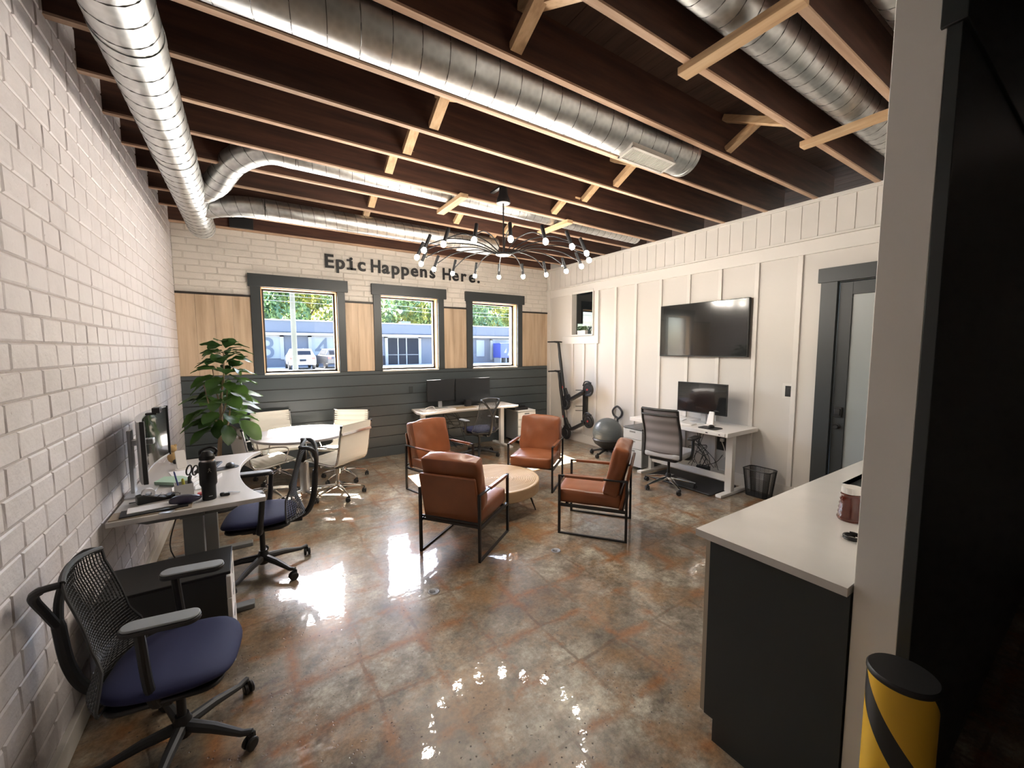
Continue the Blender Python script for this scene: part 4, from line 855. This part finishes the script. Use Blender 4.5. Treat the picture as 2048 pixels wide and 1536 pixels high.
# light switch
m = MB(); m.box(W-.006, W+.001, 2.025, 2.165, 1.14, 1.31); sw = tag(obj('light_switch', m, MAT['whitetrim'], bevel=.002), 'black light switch on a white plate left of the door', 'light switch'); m = MB(); m.box(W-.013, W-.005, 2.055, 2.135, 1.165, 1.285); m.box(W-.018, W-.012, 2.078, 2.112, 1.19, 1.26); obj('rocker', m, MAT['blackp'], sw, bevel=.002)
m = MB(); m.box(2.91, 2.97, D-.032, D-.021, 1.0, 1.10); tag(obj('wall_outlet', m, MAT['char'], bevel=.003), 'small dark outlet plate on the shiplap left of the twin monitors', 'outlet')
# waste bin of woven wire
r = empty('waste_bin', (5.62, 2.285, 0), 0, 'black wire mesh waste bin beside the standing desk', 'bin')
def bn(u, v):
    P_ = rrect(-.5, .5, -.5, .5, .18, 6); k = u*len(P_); i = int(k) % len(P_); f = k-int(k); a, b = P_[i], P_[(i+1) % len(P_)]; s_ = .78+.22*v
    return V(((a[0]+(b[0]-a[0])*f)*.22*s_, (a[1]+(b[1]-a[1])*f)*.30*s_, .31*v+.002))
m = MB(False); m.grid(bn, 112, 40, wrapu=True); o = obj('wire_mesh', m, MAT['blackm'], r, smooth=0); wf = o.modifiers.new('w', 'WIREFRAME'); wf.thickness = .0026; wf.use_even_offset = False; wf.use_replace = True
m = MB(); m.tube([bn(i/56, 1) for i in range(56)], .005, 6, closed=True); obj('rim', m, MAT['blackm'], r)
m = MB(); m.prism([(bn(i/56, 0).x, bn(i/56, 0).y) for i in range(56)], 0, .006); obj('base', m, MAT['blackm'], r)
# ball chair
r = empty('ball_chair', (5.48, 4.53, 0), RD(98), 'grey exercise ball seat on a black wheeled base', 'ball chair')
m = MB(); m.sphere((0, 0, .375), .235, 40); 
bt = NT('grey rubber ball'); wv = bt.n('ShaderNodeTexWave', {'Vector': bt.co, 'Scale': 14.0}, bands_direction='Z').outputs[0]; bt.out((.10, .115, .12), .32, bt.bump(wv, .25, .004)); obj('ball', m, bt.m, r, smooth=60)
m = MB(); m.lathe([(.19, .30), (.215, .275), (.20, .235), (.13, .17), (.05, .14), (0, .14), (0, .12), (.10, .13), (.20, .20), (.235, .27), (.205, .305)], seg=36); obj('cradle', m, MAT['blackp'], r)
star(r, .26, .10, MAT['blackp'], RD(20), .022, .015)
m = MB(); m.tube([(.0, -.22, .2), (0, -.27, .40), (0, -.27, .58)], .016, 8); m.tube(bez([(0, -.27, .56), (-.07, -.265, .62), (-.085, -.26, .70), (0, -.255, .77), (.085, -.26, .70), (.07, -.265, .62), (0, -.27, .58)], 6), .017, 8); obj('backrest_loop', m, MAT['darkp'], r)
# scooters on their wall rack
r = empty('wall_rack', (W-.02, 5.34, 0), 0, 'black upright wall rack holding two scooters', 'rack')
m = MB(); m.box(-.035, 0, -.05, .05, .40, 1.0); m.box(-.045, 0, -.075, .075, .38, .42); obj('post', m, MAT['blackm'], r, bevel=.003)
for z in (.60, .68, .97): m = MB(); m.tube([(-.03, .03, z), (-.14, .12, z)], .006, 6); obj('peg', m, MAT['blackm'], r)
red = mat('red accent', (.30, .03, .035), .5)
def scooter(dz, dy, label):
    r = empty('electric_scooter', (W-.16, 5.27+dy, dz), 0, label, 'scooter', 'scooters on the wall rack')
    def whl(y, z, R_): m = MB(); m.lathe([(0, -.018), (R_*.55, -.022), (R_*.62, -.014), (R_*.72, -.02), (R_*.93, -.02), (R_, -.01), (R_, .01), (R_*.93, .02), (R_*.72, .02), (R_*.62, .014), (R_*.55, .022), (0, .018)], T=TR((0, y, z), 0, RD(90)), seg=28); obj('wheel', m, MAT['blackp'], r); 
    whl(-.13, .585, .122); whl(.46, .28, .122)
    m = MB(); m.bar((0, -.07, .555), (0, .33, .36), .13, .042, up=(0, 0, 1)); m.bar((0, .33, .36), (0, .40, .45), .05, .045); m.bar((0, .38, .36), (0, .48, .56), .045, .045); obj('deck', m, MAT['blackm'], r, bevel=.006)
    m = MB(); m.tube([(0, .455, .28), (0, .50, .50), (0, .53, .66)], [.018, .020, .022], 8); m.bar((.028, .455, .28), (.028, .485, .42), .012, .03); m.bar((-.028, .455, .28), (-.028, .485, .42), .012, .03); obj('fork', m, MAT['blackm'], r)
    m = MB(); m.tube([(0, .535, .60), (0, .60, 1.0), (0, .68, 1.40)], [.030, .028, .026], 10); st = obj('stem', m, MAT['blackm'], r)
    m = MB(); m.tube([(0, .525, .56), (0, .545, .66)], .027, 10); obj('hinge', m, red, st)
    m = MB(); m.bar((0, .68, 1.41), (-.02, .77, 1.425), .04, .03); m.tube([(-.21, .74, 1.42), (0, .70, 1.425), (.13, .74, 1.42)], .013, 8); obj('handlebar', m, MAT['blackp'], r)
    m = MB(); m.tube(bez([(0, -.20, .70), (0, -.12, .725), (0, -.04, .71), (0, .0, .64)], 4), .012, 6); obj('rear_fender', m, MAT['blackp'], r)
    m = MB(); m.lathe([(0, -.028), (.018, -.028), (.018, .028), (0, .028)], T=TR((0, -.13, .585), 0, RD(90)), seg=14); obj('hub_reflector', m, red, r)
    m = MB(); m.tube(bez([(0, .66, 1.36), (-.05, .62, 1.2), (-.04, .57, .9), (0, .53, .62)], 5), .004, 5); obj('brake_cable', m, MAT['blackp'], r)
scooter(.42, 0, 'upper black folding scooter with red accents on the wall rack'); scooter(-.13, -.02, 'lower black folding scooter with red accents on the wall rack')
# planter on the inner window sill
r = empty('planter', (W+.045, 5.52, NZ0+.004), 0, 'white window box with small green plants on the inner sill', 'planter'); m = MB(); m.box(-.035, .035, -.105, .105, 0, .075); obj('box', m, MAT['wlam'], r, bevel=.004)
m = MB(False); rn = random.Random(3)
for k in range(260):
    p_ = V((rn.uniform(-.045, .045), rn.uniform(-.12, .12), .075+rn.random()*.075)); e = Euler((rn.random()*6, rn.random()*6, rn.random()*6)).to_matrix()
    m.face([m.bm.verts.new(p_+e @ V(q)*.016) for q in ((-1, 0, 0), (0, -.5, 0), (1, 0, 0), (0, .5, 0))])
obj('foliage', m, leafm[1], r, smooth=0)
# ------------------------------------------------------------------ counter, jar, sink, bollard, drains
r = empty('counter_cabinet', (0, 0, 0), 0, 'near black base cabinet below the white quartz worktop', 'cabinet')
CX0, CY0, CY1 = 2.335, .456, .955
m = MB(); m.prism([(CY0, 0), (CY1-.06, 0), (CY1-.06, .10), (CY1-.02, .10), (CY1-.02, .90), (CY0, .90)], CX0, CX0+.018, M(((0, 0, 1, 0), (1, 0, 0, 0), (0, 1, 0, 0), (0, 0, 0, 1)))); obj('end_panel', m, MAT['char'], r)
m = MB(); m.box(CX0+.018, W-.01, CY0, CY1-.025, .10, .90); m.box(CX0+.018, W-.01, CY0, CY1-.065, 0, .10); obj('carcass', m, MAT['char'], r)
x = CX0+.002; k = 0
ed = mat('raw panel edge', (.40, .34, .26), .6)
while x < W-.5:
    m = MB(); m.box(x, x+.455, CY1-.022, CY1, .105, .895); d_ = obj('cabinet_door', m, [MAT['char']], r, bevel=.001); m = MB(); m.box(x-.0008, x+.0002, CY1-.0215, CY1-.0005, .107, .893); obj('door_edge', m, ed, d_, label='pale raw edge of the door'); x += .46
# worktop with the sink cut out
m = MB(); X0, X1, Y0, Y1 = 2.305, W-.004, .456, .985; sx0, sx1, sy0, sy1 = 3.55, 4.3, .58, .875
for a in ((X0, sx0, Y0, Y1), (sx1, X1, Y0, Y1), (sx0, sx1, Y0, sy0), (sx0, sx1, sy1, Y1)): m.box(a[0], a[1], a[2], a[3], .90, .93)
bmesh.ops.remove_doubles(m.bm, verts=m.bm.verts[:], dist=.0001)
tag(obj('worktop', m, MAT['quartz'], bevel=.0), 'white quartz worktop of the counter beside the column', 'worktop')
m = MB(); m.box(sx0, sx1, sy0, sy1, .72, .725); m.box(sx0-.004, sx0, sy0, sy1, .72, .928); m.box(sx1, sx1+.004, sy0, sy1, .72, .928); m.box(sx0, sx1, sy0-.004, sy0, .72, .928); m.box(sx0, sx1, sy1, sy1+.004, .72, .928)
tag(obj('sink_basin', m, MAT['blackm']), 'dark undermount sink set in the quartz worktop', 'sink')
r = empty('honey_jar', (2.965, .655, .93), 0, 'amber honey jar with a white lid on the worktop', 'jar')
hm = mat('amber honey', (.09, .012, .004), .12, coat=.6); m = MB(); pr = [(0, 0), (.045, 0), (.05, .01)]
for k in range(5): pr += [(.050-.002*k, .015+k*.020), (.044-.002*k, .026+k*.020)]
pr += [(.040, .118), (.032, .126), (0, .126)]; m.lathe(pr, seg=28); obj('jar_body', m, hm, r, smooth=60); m = MB(); m.lathe([(0, .124), (.037, .124), (.038, .128), (.037, .152), (0, .154)], seg=28); obj('lid', m, MAT['wlam'], r)
m = MB(); m.tube([(.03*cos(i*.5), .03*sin(i*.5), .004+.0004*i) for i in range(40)], .0035, 5); o = tag(obj('charging_cable', m, MAT['blackp']), 'coiled black charging cable on the worktop behind the column edge', 'cable'); o.location = (2.735, .575, .93)
r = empty('bollard', (2.115, .275, 0), 0, 'yellow bollard with black diagonal stripes and a black cap', 'bollard'); yel = NT('hazard yellow'); geo = yel.n('ShaderNodeSeparateXYZ', {0: yel.co})
an = yel.n('ShaderNodeMath', {0: geo.outputs[1], 1: geo.outputs[0]}, operation='ARCTAN2').outputs[0]; q_ = yel.n('ShaderNodeMath', {0: an, 1: .10186, 2: geo.outputs[2]}, operation='MULTIPLY_ADD').outputs[0]
fr_ = yel.n('ShaderNodeMath', {0: q_, 1: .32}, operation='FLOORED_MODULO').outputs[0]; cmp_ = yel.n('ShaderNodeMath', {0: fr_, 1: .09}, operation='LESS_THAN').outputs[0]
yel.out(yel.mix(cmp_, (.72, .42, .03), (.02, .02, .018)), .45)
m = MB(); m.lathe([(0, 0), (.071, 0), (.071, .845), (0, .845)], seg=48); obj('post', m, yel.m, r); m = MB(); m.lathe([(.0715, .842), (.073, .845), (.073, .853), (.069, .858), (0, .859)], seg=48); obj('cap', m, MAT['blackp'], r, smooth=40)
for i, (x, y, w_) in enumerate(((2.832, 2.572, 'the tan profile chair'), (1.741, 2.588, 'the tan chair seen from behind'))):
    m = MB(); m.lathe([(0, .002), (.030, .002), (.034, .004), (.040, .003), (.042, .0)], seg=28); m.lathe([(0, .0045), (.008, .0045), (.008, .0)], seg=10)
    o = tag(obj('floor_drain', m, MAT['drain']), 'small round metal floor drain in front of '+w_, 'floor drain', 'metal floor drains'); o.location = (x, y, 0)
# ------------------------------------------------------------------ fiddle leaf fig
r = empty('potted_tree', (.415, 5.245, 0), 0, 'leafy green fiddle leaf fig standing in the corner by the window', 'potted tree')
m = MB(); m.lathe([(0, 0), (.13, 0), (.17, .28), (.175, .30), (.155, .30), (.15, .27), (0, .27)], seg=36); obj('pot', m, MAT['darkp'], r)
m = MB(); m.tube(bez([(0, 0, .25), (.0, 0, .6), (.03, .02, .9), (.04, 0, 1.15), (.08, .02, 1.45), (.09, .0, 1.68)], 5), [.024]*5+[.020]*5+[.016]*5+[.011]*5+[.007]*6, 8)
for q in ((.03, .8, .45, 1.25, 40), (.04, .9, .5, 1.35, 200), (.05, 1.1, .40, 1.5, 120), (.04, 1.0, .45, 1.3, 300)):
    a = RD(q[4]); m.tube(bez([(q[0], 0, q[1]), (q[0]+.08*cos(a), .08*sin(a), q[1]+.12), (q[0]+.14*cos(a), .14*sin(a), q[3])], 4), [.009]*6+[.006]*3, 6)
obj('trunk', m, mat('fig bark', (.28, .20, .13), .8, bump=(20, .5, .01)), r)
fl = m_leaf('fig leaf', (.035, .085, .018), (.09, .17, .03), .35); m = MB(False); rn = random.Random(12)
def leaf(p_, az, el, L, roll):
    T = M.Translation(p_) @ Euler((0, 0, az)).to_matrix().to_4x4() @ Euler((0, -el, 0)).to_matrix().to_4x4() @ Euler((roll, 0, 0)).to_matrix().to_4x4(); n = 9; rows = []
    for i in range(n+1):
        t = i/n; w = L*.36*(sin(pi*min(1, t**.8))**.75)*(.55+.65*t) if 0 < t < 1 else .002; x = L*(.06+t); z = -.35*L*t*t+.05*L
        rows.append([m.bm.verts.new(T @ V((x, s*w, z+abs(s)*w*.22+.006*sin(t*14)*abs(s)))) for s in (-1, -.5, 0, .5, 1)])
    for A, B in zip(rows, rows[1:]):
        for k in range(4): m.face([A[k], A[k+1], B[k+1], B[k]])
    pt = [T @ V((0, 0, 0)), T @ V((L*.07, 0, .05*L))]
    return pt
for i in range(84):
    t = i/83; z = .90+.86*t; wd_r = .17*(1-.75*t)*rn.uniform(.2, 1.0); az = i*2.4+rn.uniform(-.4, .4)
    leaf(V((.05+.05*t+wd_r*cos(az), wd_r*sin(az), z)), az, RD(rn.uniform(-35, 25))+t*.5-.1, rn.uniform(.20, .29)*(1-.25*t), rn.uniform(-.5, .5))
for (x, y, z, az, el, L) in ((-.02, -.05, .98, RD(190), -.1, .28), (-.02, -.08, .90, RD(215), -.25, .25), (.1, -.05, .86, RD(-10), -.4, .2), (.09, 0, 1.66, RD(20), .7, .17), (.09, 0, 1.68, RD(160), .2, .2), (.12, 0, 1.45, RD(-10), .2, .24)): leaf(V((x, y, z)), az, el, L, 0)
o = obj('foliage', m, fl, r, smooth=60)
# ------------------------------------------------------------------ things on the curved desk
DT = DZ1
r = empty('water_bottle', (.475, 3.115, DT), 0, 'tall black insulated bottle with carry loop lid on the curved desk', 'bottle')
blk = mat('matte black bottle', (.007, .007, .008), .42, spec=.3)
m = MB(); m.lathe([(0, 0), (.034, 0), (.037, .004), (.038, .085), (.0455, .10), (.0455, .225), (.043, .238), (.036, .245), (0, .245)], seg=36); obj('body', m, blk, r)
m = MB(); m.lathe([(.036, .243), (.037, .243), (.037, .255), (.030, .257)], seg=36); obj('neck_ring', m, MAT['steel'], r)
m = MB(); m.lathe([(0, .255), (.041, .255), (.041, .278), (.034, .290), (.02, .305), (0, .306)], seg=36); m.tube(bez([(-.035, 0, .285), (-.03, .0, .31), (0, 0, .325), (.028, 0, .325), (.05, 0, .305), (.04, 0, .28)], 5), .0075, 8); obj('lid', m, blk, r)
m = MB(); T = TR((0, 0, 0), 0, 0, RD(-75)); 
for (a, b) in (((0, .205), (.006, .196)), ((0, .205), (-.006, .196)), ((0, .195), (.008, .180)), ((0, .195), (-.008, .180)), ((0, .203), (0, .193))):
    m.bar(T @ V((.0462, a[0], a[1]-.0)), T @ V((.0462, b[0], b[1])), .0016, .0016)
m.box(.0375, .0385, -.010, .010, .026, .029, T); obj('emblem', m, MAT['silver'], r)
r = empty('pen_cup', (.335, 3.27, DT), RD(12), 'square translucent white pen cup on the curved desk', 'pen cup'); cupm = mat('frosted white cup', (.62, .62, .61), .4)
m = MB(); w = .045
for a in ((-w, w, -w, -w+.003), (-w, w, w-.003, w), (-w, -w+.003, -w, w), (w-.003, w, -w, w)): m.box(a[0], a[1], a[2], a[3], 0, .085)
m.box(-w, w, -w, w, 0, .003); obj('cup', m, cupm, r)
def pen(x, y, tx, ty, L, col, lab, cat='pen', rr=.0045):
    m = MB(); a = V((x, y, DT+.005)); b = a+V((tx, ty, 1)).normalized()*L; m.tube([a, a+(b-a)*.92, b], [rr, rr, rr*.5], 8); tag(obj(cat.replace(' ', '_'), m, col), lab, cat)
pen(.32, 3.26, -.18, .1, .165, mat('blue pen', (.05, .07, .25), .4), 'blue pen leaning out of the pen cup')
pen(.345, 3.255, -.1, -.05, .115, mat('yellow marker', (.45, .42, .06), .5), 'yellow highlighter standing in the pen cup', 'highlighter', .008)
pen(.36, 3.27, .05, .05, .12, MAT['blackp'], 'thick black marker standing in the pen cup', 'marker', .009)
pen(.35, 3.29, .15, .1, .125, MAT['darkp'], 'thin dark pen at the right side of the pen cup', 'pen', .006)
m = MB(); T = TR((.35, 3.29, DT+.02), RD(-12), RD(14), RD(10)); m.box(-.006, .006, -.002, .002, 0, .10, T)
for s in (-1, 1): m.tube([T @ V((s*.016+.013*cos(2*pi*i/14), 0, .135+.032*sin(2*pi*i/14))) for i in range(14)], .0048, 6, closed=True)
tag(obj('scissors', m, MAT['blackp']), 'black handled scissors standing in the pen cup', 'scissors')
nav = mat('navy case', (.022, .018, .045), .35); m = MB(); m.grid(lambda u, v: V((.082*cos(2*pi*u)*sin(pi*v)*(1 if cos(2*pi*u) > 0 else .85), .038*sin(2*pi*u)*sin(pi*v), .030-.030*cos(pi*v)*(1-.25*cos(2*pi*u)*sin(pi*v)))), 28, 14, wrapu=True)
o = tag(obj('glasses_case', m, nav, smooth=60), 'dark navy clamshell glasses case in front of the pen cup', 'glasses case'); o.location = (.355, 3.085, DT+.0); o.rotation_euler = (0, 0, RD(2)); o.scale = (1.05, 1.1, 1.0)
m = MB(); m.prism([(-.075, 0), (.09, 0), (.095, .018), (.055, .02), (.03, .012), (-.01, .03), (-.05, .045), (-.075, .04)], -.028, .028, TR((0, 0, 0), RD(90))); r = tag(obj('tape_dispenser', m, MAT['blackp'], bevel=.004), 'black desktop tape dispenser near the pen cup', 'tape dispenser'); r.location = (.20, 3.27, DT); r.rotation_euler = (0, 0, RD(18)); r.scale = (1.25, 1.2, 1.2)
m = MB(); m.lathe([(.012, -.012), (.026, -.012), (.026, .012), (.012, .012), (.012, -.012)], T=TR((-.03, 0, .045), RD(90)), seg=24); obj('tape_roll', m, MAT['paper'], r)
for i, (x, y, rz, w, d, z0, h, mt, lab) in enumerate((
    (.215, 3.055, .04, .36, .13, 0, .006, mat('kraft magazine', (.30, .24, .18), .6), 'brown magazine at the bottom of the paper pile on the curved desk'),
    (.225, 3.06, .10, .30, .12, .006, .008, MAT['blackp'], 'dark magazine in the middle of the paper pile on the curved desk'),
    (.225, 3.085, .14, .25, .10, .014, .006, MAT['paper'], 'white sheets on top of the paper pile on the curved desk'))):
    m = MB(); m.box(-w/2, w/2, -d/2, d/2, 0, h); o = tag(obj('paper_pile' if i == 2 else 'magazine', m, mt, bevel=.0015), lab, 'papers', 'paper pile on the curved desk'); o.location = (x, y, DT+z0); o.rotation_euler = (0, 0, rz)
m = MB(); m.box(-.03, .03, -.06, .06, 0, .006); o = tag(obj('plastic_sleeve', m, MAT['silver']), 'clear plastic packet lying next to the glasses case', 'packet'); o.location = (.318-.02, 3.02, DT); o.rotation_euler = (0, 0, -.35)
m = MB(); m.box(-.02, .02, -.02, .02, 0, .014); o = tag(obj('sticky_pad', m, mat('red pad', (.45, .06, .07), .6), bevel=.001), 'small red note pad behind the black bottle', 'note pad'); o.location = (.425, 3.235, DT)
m = MB(); m.prism([(-.09, -.05), (.08, -.07), (.10, .02), (.02, .06), (-.10, .05)], 0, .022); o = tag(obj('envelope', m, mat('mint paper', (.42, .60, .47), .6), bevel=.002), 'mint green folder beside the curved monitor base', 'folder'); o.location = (.24, 3.62, DT+.012); o.rotation_euler = (RD(4), 0, RD(-30))
r = empty('letter_tray', (.385, 3.52, DT), RD(-18), 'translucent ribbed letter tray on the curved desk', 'tray')
m = MB(); m.box(-.09, .09, -.15, .15, 0, .003); obj('tray_floor', m, cupm, r); m = MB()
for x in (-.088, -.044, 0, .044, .088): m.box(x-.003, x+.003, -.15, .15, .003, .026)
obj('tray_ribs', m, MAT['paper'], r, bevel=.001)
m = MB(); m.box(-.10, .10, -.14, .14, 0, .004); o = tag(obj('loose_papers', m, MAT['paper']), 'white loose sheets behind the letter tray', 'papers'); o.location = (.30, 3.86, DT); o.rotation_euler = (0, 0, .25)
r = empty('glasses', (.27, 3.22, DT+.02), RD(0), 'thin framed reading glasses by the pen cup', 'glasses'); m = MB()
for s in (-1, 1): m.tube([(s*.032+.022*cos(2*pi*i/16), -.03, .018+.015*sin(2*pi*i/16)) for i in range(16)], .0016, 5, closed=True)
m.tube([(-.01, -.03, .02), (.01, -.03, .02)], .0016, 5); [m.tube([(s*.054, -.03, .022), (s*.05, .09, .012)], .0014, 5) for s in (-1, 1)]; obj('frame', m, MAT['blackp'], r)
m = MB(); T = TR((0, 0, .006), RD(74)); m.prism(rrect(-.032, .032, 0, .145, .01), -.006, .006, T); m.prism(rrect(-.045, .045, -.05, .035, .02), 0, .008); m.tube([(0, .02, .0), (0, .045, .07)], .006, 6); o = tag(obj('phone_stand', m, MAT['wlam'], bevel=.003), 'white phone holder with a phone at the curved desk', 'phone stand'); o.location = (.245, 4.02, DT); o.rotation_euler = (0, RD(0), RD(20))
keyboard((.42, 3.95, DT), RD(80), MAT['blackp'], MAT['darkp'], 'black keyboard on the curved desk behind the bottle', w=.30, d=.11)
m = MB(); m.prism(rrect(-.07, .12, -.05, .05, .045, 8), 0, .005); o = tag(obj('mouse_pad', m, MAT['darkp'], bevel=.002), 'dark wrist rest mouse pad on the curved desk', 'mouse pad'); o.location = (.50, 3.86, DT); o.rotation_euler = (0, 0, .35)
mouse((.56, 3.885, DT+.005), RD(10), 'black mouse behind the bottle on the curved desk')
m = MB(); m.lathe([(0, .0), (.012, .002), (.014, .012), (.012, .022), (0, .024)], T=TR((-.02, 0, 0)), seg=16); m.bar((-.03, 0, .010), (.02, -.004, .010), .018, .016); o = tag(obj('key_fob', m, MAT['blackp'], bevel=.002), 'black key fob on the curved desk right of the bottle', 'key fob'); o.location = (.56, 3.13, DT)
m = MB(); m.bar((-.03, .012, .012), (.035, -.012, .006), .012, .003); o = tag(obj('pocket_knife', m, MAT['silver']), 'small silver blade lying beside the key fob', 'knife'); o.location = (.60, 3.155, DT)
r = empty('plush_figure', (.16, 4.27, DT), 0, 'small tan plush figure behind the curved monitor', 'plush figure'); tan = mat('tan plush', (.38, .25, .11), .9, bump=(200, .5, .002)); m = MB(); m.sphere((0, 0, .055), .036, 16, (1, .9, 1.3)); m.sphere((0, 0, .125), .032, 16); obj('body', m, tan, r); m = MB(); [m.sphere((s*.022, 0, .150), .011, 10) for s in (-1, 1)]; obj('ears', m, tan, r); m = MB(); m.sphere((.02, -.02, .02), .022, 12); obj('feet', m, MAT['blackp'], r)
m = MB(); m.tube([(0, 0, 0), (.05, .0, 0)], .003, 6); m.tube([(.05, 0, 0), (.10, .005, 0)], .0015, 6); o = tag(obj('screwdriver', m, MAT['blackp']), 'thin black screwdriver left of the tape dispenser', 'screwdriver'); o.location = (.07, 3.28, DT+.004); o.rotation_euler = (0, 0, .1)
# things on the twin monitor desk
m = MB(); m.box(-.19, .19, -.10, .10, 0, .010); o = tag(obj('desk_pad', m, mat('kraft pad', (.36, .27, .17), .7)), 'tan desk pad before the twin monitors', 'desk pad'); o.location = (3.72, 6.10, .73)
keyboard((3.36, 6.06, .73), RD(2), MAT['wlam'], MAT['wlam'], 'white keyboard at the left end of the twin monitor desk', w=.36, d=.11)
m = MB(); m.box(-.12, .12, -.08, .08, 0, .02); m.tube(bez([(-.05, 0, .03), (.02, .03, .05), (.09, 0, .06), (.12, -.02, .02)], 4), .005, 6); o = tag(obj('charger', m, MAT['wlam'], bevel=.004), 'white charger and cord at the left corner of the twin monitor desk', 'charger'); o.location = (3.08, 6.10, .73)
m = MB(); m.prism(rrect(-.05, .05, -.04, .04, .01), 0, .12); o = tag(obj('desk_speaker', m, MAT['blackp'], bevel=.004), 'small black speaker under the right twin monitor', 'speaker'); o.location = (3.83, 6.18, .73)
